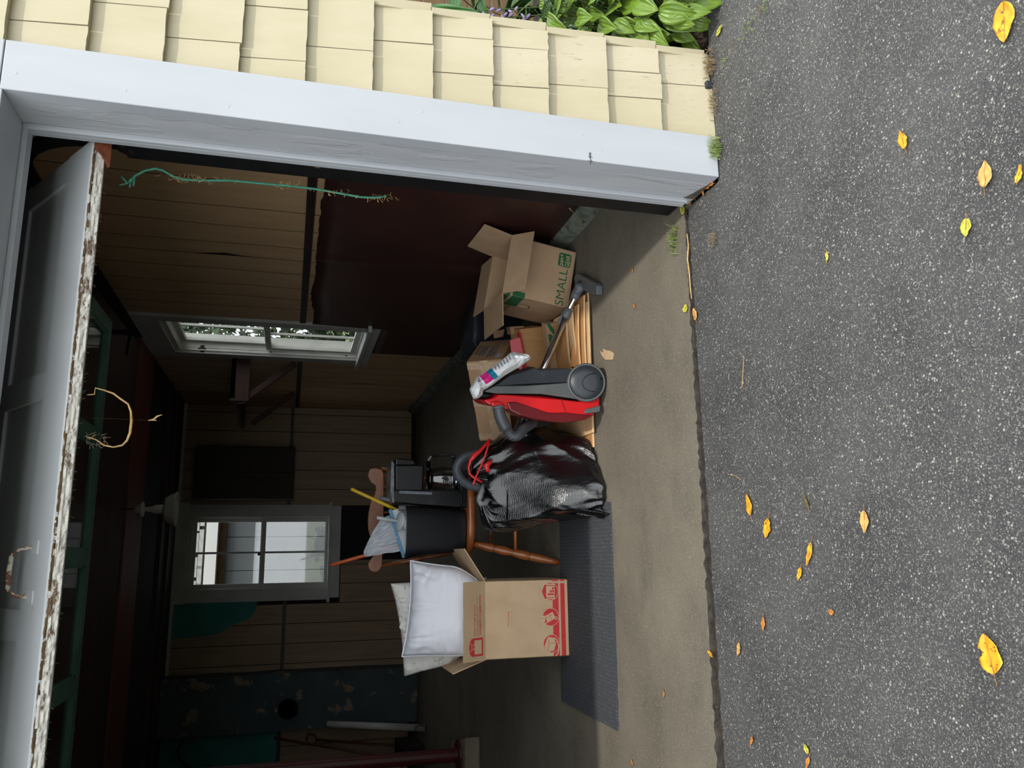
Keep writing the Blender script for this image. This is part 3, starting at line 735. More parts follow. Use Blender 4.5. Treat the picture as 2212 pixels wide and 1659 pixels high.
# ceiling lamp
L0 = atZ(262, 1100, CEIL)
t = thing('ceiling_lamp', 'old white enamel lamp hanging from the garage ceiling', 'lamp', (L0.x, L0.y, 2.33))
x, y = L0.x, L0.y
m = MB(); m.tube([(x, y, CEIL), (x+0.004, y, 2.68), (x, y, 2.63)], 0.005, 6); m.build('lamp_cord', M['soot'], t)
m = MB(); m.lathe([(0.012, 0.09), (0.035, 0.085), (0.038, 0.06), (0.05, 0.05), (0.06, 0.04), (0.06, 0.028), (0.03, 0.022), (0.012, 0.012), (0.02, 0.0)], (x, y, 2.555), (0, 0, 1), 18); m.build('porcelain_rose', M['enamel'], t, smooth=True)
m = MB(); m.lathe([(0.012, 0.14), (0.02, 0.13), (0.022, 0.10), (0.034, 0.08), (0.036, 0.0)], (x, y, 2.425), (0, 0, 1), 16); m.build('socket_neck', M['enamel'], t, smooth=True)
m = MB(); m.lathe([(0.03, 0.09), (0.085, 0.085), (0.10, 0.07), (0.13, 0.01), (0.14, 0.0), (0.138, -0.004), (0.125, 0.01), (0.095, 0.065), (0.03, 0.08)], (x, y, 2.345), (0, 0, 1), 28); m.build('lamp_shade', M['enamel'], t, smooth=True)

# things at the back
t = thing('wall_shelf', 'reddish timber shelf on diagonal brackets in the far corner', 'shelf', (1.5, 8.3, 1.9))
part('shelf_board', M['shelfwood'], t, (1.42, WR-0.005, 7.50, 9.3, 2.02, 2.06))
part('shelf_board', M['shelfwood'], t, (1.40, WR-0.005, 7.50, 7.54, 1.90, 2.06))
m = MB(); m.bar((1.43, 7.56, 1.93), (1.79, 7.58, 1.50), 0.05, 0.05, up=(0, 1, 0)); m.build('brace', M['shelfwood'], t)
m = MB(); m.bar((1.43, 9.0, 1.93), (1.79, 9.02, 1.50), 0.05, 0.05, up=(0, 1, 0)); m.build('brace', M['shelfwood'], t)
m = MB(); m.tube([(1.45, 7.9, 2.02), (1.45, 7.9, 1.98), (1.455, 7.9, 1.955), (1.475, 7.9, 1.95), (1.485, 7.9, 1.965)], 0.003, 6); m.build('cup_hook', M['enamel'], t)
t = thing('wall_cabinet', 'dark wooden cabinet hanging on the far wall beside the window', 'cabinet', (0.95, 9.8, 1.46))
part('carcass', M['cabinet'], t, (0.66, 1.27, 9.66, WB-0.014, 1.46, 2.55), bevel=0.004)
for x0, x1 in ((0.67, 0.962), (0.968, 1.26)):
    dd = part('cabinet_door', M['cabinet'], t, (x0, x1, 9.635, 9.66, 1.475, 2.535), bevel=0.003)
    part('door_panel', M['cabinet'], dd, (x0+0.06, x1-0.06, 9.629, 9.636, 1.55, 2.46), bevel=0.003)
m = MB(); m.lathe([(0.012, 0), (0.008, 0.012), (0.016, 0.02), (0.0, 0.028)], (0.985, 9.635, 1.95), (0, -1, 0), 10); m.build('knob', M['iron'], t)

# red column on a footing
t = thing('steel_column', 'red painted steel post standing on a concrete footing block', 'column', (-1.53, 6.62, 0.0), kind='structure')
m = MB(); m.lathe([(0.11, 0.12), (0.11, 0.14), (0.052, 0.14), (0.052, CEIL-0.02), (0.09, CEIL-0.02), (0.09, CEIL)], (-1.545, 6.65, 0), (0, 0, 1), 24); m.build('post', M['redpaint'], t, smooth=False)
m = MB(); m.prism([(-1.38, 6.44, 0), (-2.05, 6.44, 0), (-2.05, 7.0, 0), (-1.52, 7.0, 0)], (0, 0, 0.12)); m.build('footing', M['block'], t, bevel=0.012)

# pvc pipe and garden tools
p0, p1 = V((-1.80, 9.0, 0.0)), V((-1.77, 9.42, 1.02))
t = thing('pvc_pipe', 'white plastic pipe leaning against the chimney', 'pipe', p0)
m = MB(); ax = (p1-p0).normalized()
m.lathe([(0.030, 0.02), (0.036, 0.0), (0.036, 1.08), (0.030, 1.08), (0.030, 0.02)], p0, p1-p0, 20, cap=False); m.build('tube', M['pvc'], t, smooth=True)
m = MB(); m.tube([p0+V((0.02, -0.04, 0.02)), p0+V((0.05, -0.05, 0.06)), p0+V((0.02, -0.045, 0.12)), p0+V((-0.03, -0.05, 0.10))], 0.004, 6); m.build('wire_loop', M['soot'], t)
def tool(name, label, p, q, head):
    p, q = V(p), V(q)
    t = thing(name, label, 'garden tool', p, group='garden tools leaning by the chimney')
    m = MB(); m.tube([p+(q-p)*0.18, p+(q-p)*0.5, q], [0.016, 0.015, 0.014], 10); m.build('handle', M['toolwood'], t, smooth=True)
    u = (q-p).normalized(); s = V((1, 0, 0))
    m = MB()
    if head == 'shovel':
        m.grid(lambda a, b: p+u*(0.34*b)+s*((a-0.5)*2*0.11*math.sin(min(1, b*1.8+0.12)*PI/2)*(1-0.25*b))+V((0, -0.03*math.cos((a-0.5)*PI), 0)), 9, 8)
        m.build('blade', M['iron'], t, smooth=True, solid=0.003)
        m = MB(); m.tube([q, q+u*0.02+s*0.05, q+u*0.11+s*0.055, q+u*0.125, q+u*0.11-s*0.055, q+u*0.02-s*0.05], 0.012, 8, closed=True); m.build('grip', M['toolwood'], t, smooth=True)
    elif head == 'rake':
        m.bar(p+u*0.06-s*0.18, p+u*0.06+s*0.18, 0.02, 0.02)
        for k in range(12): m.bar(p+u*0.06+s*(-0.17+0.031*k), p+u*0.06+s*(-0.17+0.031*k)+V((0, -0.07, -0.02)), 0.007, 0.007)
        m.tube([p+u*0.07, p+u*0.34], 0.012, 8); m.build('rake_head', M['iron'], t)
    else:
        for k in range(-2, 3): m.tube([p+u*0.34, p+u*0.24+s*(0.045*k), p+s*(0.05*k)], 0.007, 6)
        m.build('fork_head', M['iron'], t)
tool('shovel', 'dark shovel with a loop grip leaning beside the red post', (-2.02, 9.1, 0.0), (-1.99, 9.75, 1.10), 'shovel')
tool('garden_fork', 'long fork leaning left of the white pipe', (-2.16, 9.05, 0.0), (-1.93, 9.7, 1.55), 'fork')
tool('rake', 'rake leaning furthest from the chimney', (-2.40, 9.1, 0.0), (-2.28, 9.8, 1.50), 'rake')
p = [atY(x, y, 9.7) for x, y in ((395, 1602), (388, 1610), (384, 1625), (388, 1642), (400, 1652), (420, 1664))]
m = MB(); m.tube(p, 0.014, 8)
tag(m.build('wall_hook', M['iron'], smooth=True), 'black curved iron hook against the teal wall', 'hook')
# ================================================================== OBJECTS
kraft = mat('kraft_board', (200, 172, 138), (190, 162, 128), sc=9, rough=0.85, bump=0.08, bsc=160)
kraft_dark = mat('kraft_board_aged', (178, 144, 110), (164, 130, 98), sc=8, rough=0.85, bump=0.1, bsc=120)
kraft_side = mat('corrugated_brown', (196, 150, 100), (184, 138, 90), sc=30, rough=0.85, stretch=(1, 1, 0.1))
tanprint = mat('box_tan_ink', (202, 174, 140), None, rough=0.85)
redink = mat('red_box_ink', (206, 54, 58), (198, 48, 52), sc=20, rough=0.8)
greenink = mat('green_box_ink', (34, 104, 62), (28, 94, 56), sc=20, rough=0.8)
blackink = mat('black_box_ink', (36, 34, 34), None, rough=0.8)
tape = mat('glossy_tape', (186, 152, 116), (200, 176, 146), sc=14, rough=0.1, bump=0.8, bsc=40, bd=0.004)

_dg = None
def text_mesh(body, size, bold=0.0):
    cu = bpy.data.curves.new('lettering', 'FONT'); cu.body = body; cu.size = size; cu.offset = bold; cu.align_x = 'LEFT'; cu.resolution_u = 4
    o = bpy.data.objects.new('lettering', cu); COL.objects.link(o)
    dg = bpy.context.evaluated_depsgraph_get(); dg.update()
    me = bpy.data.meshes.new_from_object(o.evaluated_get(dg))
    vs = [tuple(v.co) for v in me.vertices]; fs = [tuple(p.vertices) for p in me.polygons]
    bpy.data.objects.remove(o); bpy.data.curves.remove(cu); bpy.data.meshes.remove(me)
    return vs, fs
def lettering(name, body, w, h, fn, mt, parent, bold=0.0):
    """flat print: text stretched to w x h, fn maps (a, b) in its own plane to a point"""
    vs, fs = text_mesh(body, 1.0, bold)
    x0 = min(v[0] for v in vs); x1 = max(v[0] for v in vs); y0 = min(v[1] for v in vs); y1 = max(v[1] for v in vs)
    m = MB(); m.add([fn((v[0]-x0)/(x1-x0)*w, (v[1]-y0)/(y1-y0)*h) for v in vs], fs)
    return m.build(name, mt, parent, recalc=False)

def frame(c, r):                                      # rotation vector -> matrix with translation
    a = V(r).length
    R = Matrix.Rotation(a, 4, V(r).normalized()) if a > 1e-9 else Matrix.Identity(4)
    return Matrix.Translation(c) @ R
def carton(t, F, w, d, h, mt, th=0.005, flaps=(), bottom=True):
    """open box in frame F (origin at the centre of its bottom): four walls, a bottom and hinged flaps (side, degrees from upright, length)"""
    L = lambda x, y, z: F @ V((x, y, z))
    def pbox(name, x0, x1, y0, y1, z0, z1, parent):
        m = MB(); m.add([L(x, y, z) for z in (z0, z1) for y in (y0, y1) for x in (x0, x1)], [(0,2,3,1), (4,5,7,6), (0,1,5,4), (2,6,7,3), (0,4,6,2), (1,3,7,5)])
        return m.build(name, mt, parent, bevel=0.0012)
    X, Y = w/2, d/2
    pbox('bottom_panel', -X, X, -Y, Y, 0, th, t)
    fr = pbox('front_panel', -X, X, -Y, -Y+th, 0, h, t); pbox('back_panel', -X, X, Y-th, Y, 0, h, t)
    pbox('side_panel', -X, -X+th, -Y, Y, 0, h, t); pbox('side_panel', X-th, X, -Y, Y, 0, h, t)
    out = {'front': V((0, -1, 0)), 'back': V((0, 1, 0)), 'left': V((-1, 0, 0)), 'right': V((1, 0, 0))}
    for side, ang, ln in flaps:
        o = out[side]; a = math.radians(ang); al = V((-o.y, o.x, 0)); half = X if side in ('front', 'back') else Y
        up = V((0, 0, 1))*math.cos(a)+o*math.sin(a); nn = o*math.cos(a)-V((0, 0, 1))*math.sin(a)
        hinge = V((o.x*(X-th/2), o.y*(Y-th/2), h))
        m = MB(); n = 8
        for k in range(n):
            pass
        ring = [hinge-al*half, hinge+al*half, hinge+al*(half-0.003)+up*ln, hinge-al*(half-0.003)+up*ln]
        m.add([F @ (p+nn*th/2) for p in ring]+[F @ (p-nn*th/2) for p in ring], [(0, 1, 2, 3), (7, 6, 5, 4), (0, 4, 5, 1), (1, 5, 6, 2), (2, 6, 7, 3), (3, 7, 4, 0)])
        m.build('flap', mt, t)
    return fr

# ---- rubber mat
z = 0.0
a, b, c_, d_ = atZ(1321, 1085), atZ(1338, 1578), atZ(1216, 1513), atZ(1212, 1075)
m = MB()
def matf(u, v):
    p = (a*(1-u)+b*u)*(1-v)+(d_*(1-u)+c_*u)*v
    e = 0.0
    if v == 0: p = p+V((0, 0.006*noise.noise(V((u*22, 1, 0)))*(1 if u > 0.35 else 0.2), 0))
    return (p.x, p.y, 0.011+0.003*noise.noise(V((p.x*7, p.y*7, 2)))*(1 if v < 0.1 else 0.3))
m.grid(matf, 90, 40)
mo = m.build('rubber_mat', M['mat'], solid=0.012)
mo.modifiers['solid'].offset = -1
tag(mo, 'dark grey waffle textured rubber mat lying on the concrete floor', 'mat')

# ---- red printed moving box
BX0, BX1, BY, BH = -0.540, -0.137, 4.25, 0.466
t = thing('moving_box', 'tall kraft moving box with red printed symbols holding pillows', 'box', ((BX0+BX1)/2, BY+0.2, 0.012))
F = Matrix.Translation(((BX0+BX1)/2, BY+0.20, 0.012))
fr = carton(t, F, BX1-BX0, 0.40, BH, kraft, flaps=(('front', 34, 0.165), ('left', 20, 0.185), ('right', 57, 0.205), ('back', 25, 0.18)))
BW = BX1-BX0
fp = lambda lay: (lambda a, b: V((BX0+a, BY-0.0006-0.0003*lay, 0.012+b)))     # a across, b up on the front
def poly(name, pts, mt, lay, parent=fr, fn=None):
    m = MB(); g = (fn or fp(lay)); vs = [g(a, b) for a, b in pts]; m.add(vs, [tuple(range(len(vs)))]); return m.build(name, mt, parent, recalc=False)
def disc(cx, cy, r, n=28, a0=0, a1=360): return [(cx+r*math.cos(math.radians(a0+(a1-a0)*k/n)), cy+r*math.sin(math.radians(a0+(a1-a0)*k/n))) for k in range(n+(0 if a1-a0 == 360 else 1))]
def rect(a0, a1, b0, b1): return [(a0, b0), (a1, b0), (a1, b1), (a0, b1)]
def line(p, q, w):
    d = V((q[0]-p[0], q[1]-p[1], 0)); n = V((-d.y, d.x, 0)).normalized()*(w/2)
    return [(p[0]+n.x, p[1]+n.y), (p[0]-n.x, p[1]-n.y), (q[0]-n.x, q[1]-n.y), (q[0]+n.x, q[1]+n.y)]
def multi(name, polys, mt, lay, parent=fr, fn=None):
    m = MB(); g = fn or fp(lay)
    for p in polys: vs = [g(a, b) for a, b in p]; m.add(vs, [tuple(range(len(vs)))])
    return m.build(name, mt, parent, recalc=False)
EB = BW-0.022
multi('red_stripe', [rect(0.004, EB, 0.020, 0.045), rect(0.004, EB, 0.056, 0.090)], redink, 0)
multi('red_stripe', [rect(EB+0.012, BW-0.001, 0.020, 0.045), rect(EB+0.012, BW-0.001, 0.056, 0.090)], redink, 0)
C1, C2, C3 = (0.068, 0.098), (0.205, 0.100), (0.338, 0.100)
for c in (C1, C2, C3):
    poly('symbol_ring', disc(c[0], c[1]+0.003, 0.0475), tanprint, 1); poly('symbol_disc', disc(c[0], c[1]+0.003, 0.0445), redink, 2)
# storage unit symbol
cx, cy = C3
poly('storage_house', [(cx-0.040, cy-0.022), (cx+0.040, cy-0.022), (cx+0.040, cy+0.026), (cx+0.044, cy+0.026), (cx+0.044, cy+0.036), (cx, cy+0.056), (cx-0.044, cy+0.036), (cx-0.044, cy+0.026), (cx-0.040, cy+0.026)], tanprint, 3)
poly('storage_roof', [(cx-0.038, cy+0.026), (cx+0.038, cy+0.026), (cx+0.038, cy+0.034), (cx, cy+0.051), (cx-0.038, cy+0.034)], redink, 4)
multi('storage_boxes', [rect(cx-0.034, cx-0.030, cy-0.018, cy+0.027), rect(cx+0.030, cx+0.034, cy-0.018, cy+0.027)]+[rect(cx-0.020+0.0155*i, cx-0.008+0.0155*i, cy-0.018+0.0125*j, cy-0.008+0.0125*j) for i in range(3) for j in range(3-i)], redink, 4)
# hand truck symbol
cx, cy = C2
def rrect(ox, oy, w_, h_, ang):
    ca, sa = math.cos(math.radians(ang)), math.sin(math.radians(ang))
    return [(ox+x*ca-y*sa, oy+x*sa+y*ca) for x, y in ((-w_/2, -h_/2), (w_/2, -h_/2), (w_/2, h_/2), (-w_/2, h_/2))]
tb0 = (cx-0.004, cy-0.026)
bc = [(tb0[0]+0.905*0.0195-0.426*(0.015+0.026*k), tb0[1]+0.426*0.0195+0.905*(0.015+0.026*k)) for k in range(2)]
for q in bc: poly('truck_box', rrect(q[0], q[1], 0.032, 0.0235, 25), tanprint, 3)
poly('truck_box', rrect(cx-0.008, cy+0.047, 0.032, 0.024, 8), tanprint, 3)
poly('truck_frame', line((cx-0.004, cy-0.026), (cx-0.036, cy+0.042), 0.005), tanprint, 4); poly('truck_grip', line((cx-0.036, cy+0.042), (cx-0.064, cy+0.044), 0.006), tanprint, 5)
poly('truck_wheel', disc(cx-0.006, cy-0.027, 0.0085), tanprint, 5); poly('truck_wheel', disc(cx-0.006, cy-0.027, 0.0045), redink, 6)
for q, a in ((bc[0], 25), (bc[1], 25), ((cx-0.008, cy+0.047), 8)): poly('box_mark', rrect(q[0]+0.002, q[1]+0.005, 0.003, 0.011, a), redink, 4)
# carton with arrow symbol
cx, cy = C1
poly('carton_symbol', [(cx-0.042, cy+0.030), (cx-0.012, cy+0.044), (cx+0.036, cy+0.026), (cx+0.030, cy-0.006), (cx+0.004, cy-0.022), (cx-0.036, cy-0.010)], tanprint, 3)
multi('carton_edges', [line((cx-0.042, cy+0.030), (cx+0.002, cy+0.016), 0.0022), line((cx+0.002, cy+0.016), (cx+0.036, cy+0.026), 0.0022), line((cx+0.002, cy+0.016), (cx+0.002, cy-0.018), 0.0022)], redink, 4)
m = MB(); ar = [(cx-0.020+0.048*math.cos(math.radians(k)), cy-0.006+0.030*math.sin(math.radians(k))) for k in range(200, 395, 15)]
for p, q in zip(ar[:-1], ar[1:]): m.add([fp(5)(*v) for v in line(p, q, 0.007)], [(0, 1, 2, 3)])
m.add([fp(5)(*v) for v in ((ar[-1][0]-0.010, ar[-1][1]), (ar[-1][0]+0.010, ar[-1][1]), (ar[-1][0]+0.002, ar[-1][1]+0.014))], [(0, 1, 2)])
m.build('arrow_symbol', tanprint, fr, recalc=False)
lettering('fold_lettering', 'TOLD TO HOLD', 0.074, 0.0062, lambda a, b: V((BX0+0.165+a, BY-0.0009, 0.012+0.336+b)), redink, fr, 0.02)
multi('hand_hole_cut', [line((0.163, 0.318), (0.172, 0.324), 0.0012), line((0.172, 0.324), (0.232, 0.324), 0.0012), line((0.232, 0.324), (0.242, 0.318), 0.0012), line((0.163, 0.318), (0.168, 0.350), 0.0012), line((0.242, 0.318), (0.238, 0.350), 0.0012)], kraft_dark, 0)
# print on the raised front flap
a_ = math.radians(34); fup = V((0, -math.sin(a_), math.cos(a_))); fn_ = V((0, -math.cos(a_), -math.sin(a_)))
ff = lambda lay: (lambda a, b: V((BX0+a, BY+0.0025, 0.012+BH))+fup*b+fn_*(0.0032+0.0003*lay))
flap = [o for o in t.children if o.name.startswith('flap')][0]
lettering('flap_lettering', 'NEED MORE BOXES?', 0.158, 0.0105, lambda a, b: ff(0)(0.128+a, 0.078+b), redink, flap, 0.0)
lettering('flap_lettering', 'SCAN HERE OR VISIT US AT', 0.198, 0.0105, lambda a, b: ff(0)(0.128+a, 0.058+b), redink, flap, 0.0)
lettering('flap_lettering', 'WALMART.COM/MOVING', 0.205, 0.0125, lambda a, b: ff(0)(0.128+a, 0.036+b), redink, flap, 0.02)
poly('red_tag', [(0.026, 0.022), (0.116, 0.022), (0.116, 0.088)]+[(0.071+0.045*math.cos(math.radians(k)), 0.098+0.028*math.sin(math.radians(k))) for k in range(0, 181, 20)]+[(0.026, 0.088)], redink, 0, flap, ff(0))
poly('tag_window', rect(0.036, 0.106, 0.032, 0.086), tanprint, 0, flap, ff(1))
multi('cart_symbol', [line((0.094, 0.128), (0.052, 0.128), 0.003), line((0.094, 0.128), (0.090, 0.110), 0.003), line((0.090, 0.110), (0.058, 0.108), 0.003), line((0.052, 0.130), (0.060, 0.098), 0.003), line((0.060, 0.098), (0.088, 0.098), 0.003), line((0.052, 0.130), (0.036, 0.134), 0.004)], tanprint, 0, flap, ff(1))
for x in (0.064, 0.086): poly('cart_wheel', disc(x, 0.092, 0.0035, 10), tanprint, 0, flap, ff(1))

# ---- pillows
pil_white = mat('white_pillow_cotton', (238, 239, 248), (232, 234, 245), sc=4, rough=0.75, bump=0.15, bsc=30, sheen=0.2)
pil_pat = mat('patterned_pillow_cotton', (232, 230, 224), (224, 222, 216), sc=5, rough=0.8, layers=[((184, 179, 170), 22, 0.57, 0.585, (1, 1, 1)), ((230, 228, 222), 22, 0.605, 0.62, (1, 1, 1))])
def pillow(name, label, c, W, H, T, R, mt, seed, pipe, tap=1.0, sh=0.0):
    t = thing(name, label, 'pillow', (c[0], c[1], c[2]-H/2), group='pillows in the moving box')
    Mx = Matrix.Translation(c) @ R
    def P(u, v, s):
        kk = min(1, max(0, (v+1)/1.15)); kk = kk*kk*(3-2*kk)
        pin = 1-0.07*(1-abs(v)**2.0)*abs(u)**3; pin2 = 1-0.07*(1-abs(u)**2.0)*abs(v)**3
        x, y = u*W/2*pin*(tap+(1-tap)*kk)+sh*(1-kk), v*H/2*pin2
        e = max(0.0, (1-abs(u)**2.6)*(1-abs(v)**2.6))
        z = s*T/2*e**0.36
        ed = 1-e
        wr = 0.016*noise.noise(V((u*1.6+seed, v*1.6, s)))*e**0.3
        wr += 0.050*noise.noise(V((u*10+seed+1.2*noise.noise(V((u*3, v*3, 1))), v*1.5, s*3)))*math.exp(-(1-abs(v))/0.30)*e**0.35
        wr += 0.050*noise.noise(V((u*1.5+seed, v*10+1.2*noise.noise(V((u*3, v*3, 5))), s*5)))*math.exp(-(1-abs(u))/0.34)*e**0.35
        if abs(u) > 0.999 or abs(v) > 0.999: z = 0.012*noise.noise(V((u*4+seed, v*4, 0)))
        else: z += s*wr
        return Mx @ V((x, z, y))
    m = MB(); n = 56
    for s in (1, -1):
        m.grid(lambda a, b, s=s: P(a*2-1, b*2-1, s), n, n)
    b = m.build('cover', mt, t, smooth=True)
    if pipe:
        ring = []
        for k in range(200):
            q = k/50; i = int(q); f = (q-i)*2-1
            u, v = [(f, -1), (1, f), (-f, 1), (-1, -f)][i]
            ring.append(P(u, v, 1)+Mx.to_3x3() @ V((u*0.004 if abs(u) > 0.99 else 0, 0, v*0.004 if abs(v) > 0.99 else 0)))
        m = MB(); m.tube(ring, 0.0042, 6, closed=True); m.build('piping', mt, t, smooth=True)
    return t
R1 = Matrix.Rotation(math.radians(4.5), 4, 'Y') @ Matrix.Rotation(math.radians(-9), 4, 'X')
pillow('white_pillow', 'plump white pillow with piped seam in front of the other pillow', (-0.298, 4.43, 0.605), 0.495, 0.52, 0.30, R1, pil_white, 3.0, True, 0.66, -0.055)
R2 = Matrix.Rotation(math.radians(-9), 4, 'Y') @ Matrix.Rotation(math.radians(-10), 4, 'X')
pp = pillow('patterned_pillow', 'off white pillow with faint grey pattern behind the white one', (-0.362, 4.585, 0.63), 0.51, 0.54, 0.13, R2, pil_pat, 9.0, False, 0.58, 0.05)
m = MB(); q = atY(872, 1350, 4.60); m.grid(lambda u, v: (q.x-0.02+0.06*u, 4.58+0.01*v, q.z-0.01+0.03*v+0.006*math.sin(u*9)), 8, 4); m.build('care_label', pil_pat, pp, solid=0.001)

# ---- windsor chair
wood = mat('varnished_maple', (166, 96, 48), (142, 78, 38), sc=5, rough=0.32, stretch=(3, 3, 0.6), coat=0.3)
wood_x = mat('varnished_maple_rail', (158, 102, 70), (138, 86, 58), sc=6, rough=0.35, stretch=(0.6, 3, 3), coat=0.3)
foil = mat('worn_seat_edge', (150, 140, 132), (190, 176, 160), sc=30, rough=0.5)
SC, SYc = 0.225, 4.70
t = thing('windsor_chair', 'maple spindle back chair with turned legs loaded with kitchen clutter', 'chair', (SC, SYc, 0))
m = MB()
def seatp(u, v):
    a = u*2*PI; r = 1.0
    ca, sa = math.cos(a), math.sin(a)
    x = math.copysign(abs(ca)**0.7, ca)*0.245; y = math.copysign(abs(sa)**0.75, sa)*0.235
    y = -y
    if sa < 0: x *= 0.93
    prof = [(0.0, 0.0), (0.6, 0.0), (0.97, 0.003), (1.0, -0.002), (1.0, -0.026), (0.96, -0.036), (0.0, -0.036)]
    k, zz = prof[int(round(v*6))]
    return (SC+x*k, SYc+y*k, 0.515+zz)
m.grid(seatp, 48, 7, closed_u=True); m.build('seat', wood, t, smooth=True)
turn = [(0, .016), (.10, .020), (.22, .026), (.25, .021), (.27, .022), (.36, .027), (.44, .020), (.46, .019), (.48, .021), (.56, .027), (.64, .026), (.66, .022), (.68, .024), (.80, .023), (.92, .017), (1, .015)]
legs = [((0.062, 4.545, 0.48), (-0.052, 4.425, 0)), ((0.388, 4.545, 0.48), (0.500, 4.425, 0)), ((0.085, 4.86, 0.48), (-0.02, 5.02, 0)), ((0.365, 4.86, 0.48), (0.470, 5.02, 0))]
for a, b in legs:
    m = MB(); m.turned(a, b, turn, 16); lg = m.build('leg', wood, t, smooth=True)
    for f, rr in ((.25, .0222), (.46, .0202), (.66, .0232)):
        m = MB(); q = V(a).lerp(V(b), f); ax = (V(b)-V(a)).normalized(); m.lathe([(rr-.004, -.0018), (rr, -.0014), (rr, .0014), (rr-.004, .0018)], q, ax, 16, cap=False); m.build('scored_ring', M['rail'], lg)
def on(i, f): a, b = V(legs[i][0]), V(legs[i][1]); return a+(b-a)*f
st = [(0, .008), (.3, .011), (.5, .015), (.7, .011), (1, .008)]
for p, q in ((on(0, .50), on(1, .50)), (on(0, .60), on(2, .60)), (on(1, .60), on(3, .60)), (on(2, .42), on(3, .42))):
    m = MB(); m.turned(p, q, st, 12); m.build('stretcher', wood, t, smooth=True)
CRY = 4.965
crest_px = [(797, 1018), (795, 1028), (801, 1040), (811, 1047), (812, 1058), (808, 1071), (801, 1084), (796, 1107), (795, 1121), (796, 1143), (800, 1159), (806, 1172), (810, 1186), (809, 1198), (800, 1210), (795, 1220), (797, 1229), (803, 1235), (813, 1236), (821, 1231), (825, 1222), (826, 1205), (828, 1160), (829, 1107), (829, 1060), (829, 1030), (828, 1020), (822, 1013), (811, 1011), (803, 1012)]
m = MB(); m.prism([atY(x, y, CRY) for x, y in crest_px], (0, 0.022, 0)); m.build('crest_rail', wood_x, t, bevel=0.004)
for y in (1026, 1051, 1079, 1107, 1137, 1166):
    p = atY(827, y, CRY+0.01); q = V((SC+(p.x-SC)*0.72, 4.89, 0.51))
    m = MB(); m.turned(q, p, [(0, .008), (.3, .010), (1, .005)], 8); m.build('spindle', wood, t, smooth=True)
for y, xs in ((1222, 0.02), (1012, 0.42)):
    p = atY(824, y, CRY+0.01); q = V((xs, 4.87, 0.50))
    m = MB(); m.turned(q, p, [(0, .012), (.3, .016), (.40, .013), (.42, .011), (.44, .013), (.6, .016), (.64, .013), (.66, .014), (1, .008)], 12); m.build('back_post', wood, t, smooth=True)

# ---- black waste bin on the chair and what sticks out of it
bin_m = mat('black_bin_plastic', (20, 22, 27), (23, 25, 30), sc=30, rough=0.42, bump=0.1, bsc=200)
t = thing('waste_bin', 'black tapered plastic waste bin standing on the chair seat', 'bin', (0.14, 4.60, 0.517))
m = MB()
def binf(k):
    seq = [(0.0, 0.0), (0.94, 0.0), (1.0, 0.012), (1.17, 0.345), (1.185, 0.350), (1.16, 0.350), (1.145, 0.340), (0.95, 0.02), (0.0, 0.02)]
    return seq[k]
def binp(u, v):
    s, z = binf(int(round(v*8))); a = u*2*PI; ca, sa = math.cos(a), math.sin(a)
    e = 0.5
    return (0.138+math.copysign(abs(ca)**e, ca)*0.121*s, 4.605+math.copysign(abs(sa)**e, sa)*0.09*s, 0.517+z)
m.grid(binp, 64, 9, closed_u=True); m.build('bin_shell', bin_m, t, smooth=True, recalc=True)
blue = mat('blue_plastic', (84, 136, 172), None, rough=0.4); milk = mat('milky_plastic', (188, 196, 200), (178, 187, 192), sc=6, rough=0.35, sss=0.1)
t = thing('dustpan', 'milky dustpan with blue lip sticking out of the black bin', 'dustpan', atY(872, 1150, 4.58))
p = [atY(x, y, 4.60) for x, y in ((843, 1104), (876, 1202), (940, 1195), (940, 1110), (862, 1098))]
m = MB(); m.prism(p, (0, 0.008, 0)); m.build('pan', milk, t, bevel=0.002)
m = MB(); m.prism([atY(x, y, 4.594) for x, y in ((839, 1101), (845, 1099), (849, 1107), (852, 1122), (860, 1152), (876, 1203), (870, 1206), (853, 1152), (846, 1124))], (0, 0.016, 0)); m.build('blue_lip', blue, t, bevel=0.002)
t = thing('toilet_brush', 'white toilet brush handle with round cap in the bin', 'brush', atY(878, 1126, 4.56))
p0, p1 = atY(814, 1118, 4.565), atY(862, 1126, 4.565)
m = MB(); m.tube([p0, p0+(p1-p0)*0.1, p1], [0.009, 0.010, 0.010], 12); m.build('handle', milk, t, smooth=True)
ax = (p0-p1).normalized()
m = MB(); m.lathe([(0.0, 0.01), (0.02, 0.008), (0.052, 0.0), (0.054, -0.006), (0.046, -0.010), (0.0, -0.010)], p1, ax+V((0, -0.35, 0)), 28); m.build('splash_cap', milk, t, smooth=True)
m = MB(); m.lathe([(0.040, 0.0), (0.040, 0.10), (0.0, 0.10)], p1-ax*0.006, -ax, 20); m.build('holder', milk, t, smooth=True)
t = thing('broom_handle', 'yellow printed stick leaning out of the bin', 'stick', atY(872, 1106, 4.66))
yel = mat('yellow_stick', (214, 178, 40), (196, 158, 30), sc=5, rough=0.35, layers=[((60, 50, 20), 60, 0.66, 0.70, (1, 1, 0.5))])
pa, pb = atY(758, 1056, 4.68), atY(900, 1121, 4.62)
m = MB(); m.tube([pa, pa+(pb-pa)*0.02, pb], [0.008, 0.0105, 0.0105], 12); m.build('shaft', yel, t, smooth=True)
m = MB(); m.lathe([(0.0, -0.004), (0.0085, -0.002), (0.009, 0.01)], pa, pb-pa, 12); m.build('end_cap', mat('olive_cap', (110, 100, 50), None, rough=0.6), t, smooth=True)
slate = mat('slate_plastic', (98, 101, 105), (92, 95, 99), sc=10, rough=0.45)
t = thing('grey_grip', 'dark grey round grip beside the yellow stick', 'grip', atY(850, 1084, 4.64))
pa, pb = atY(820, 1075, 4.64), atY(905, 1096, 4.60)
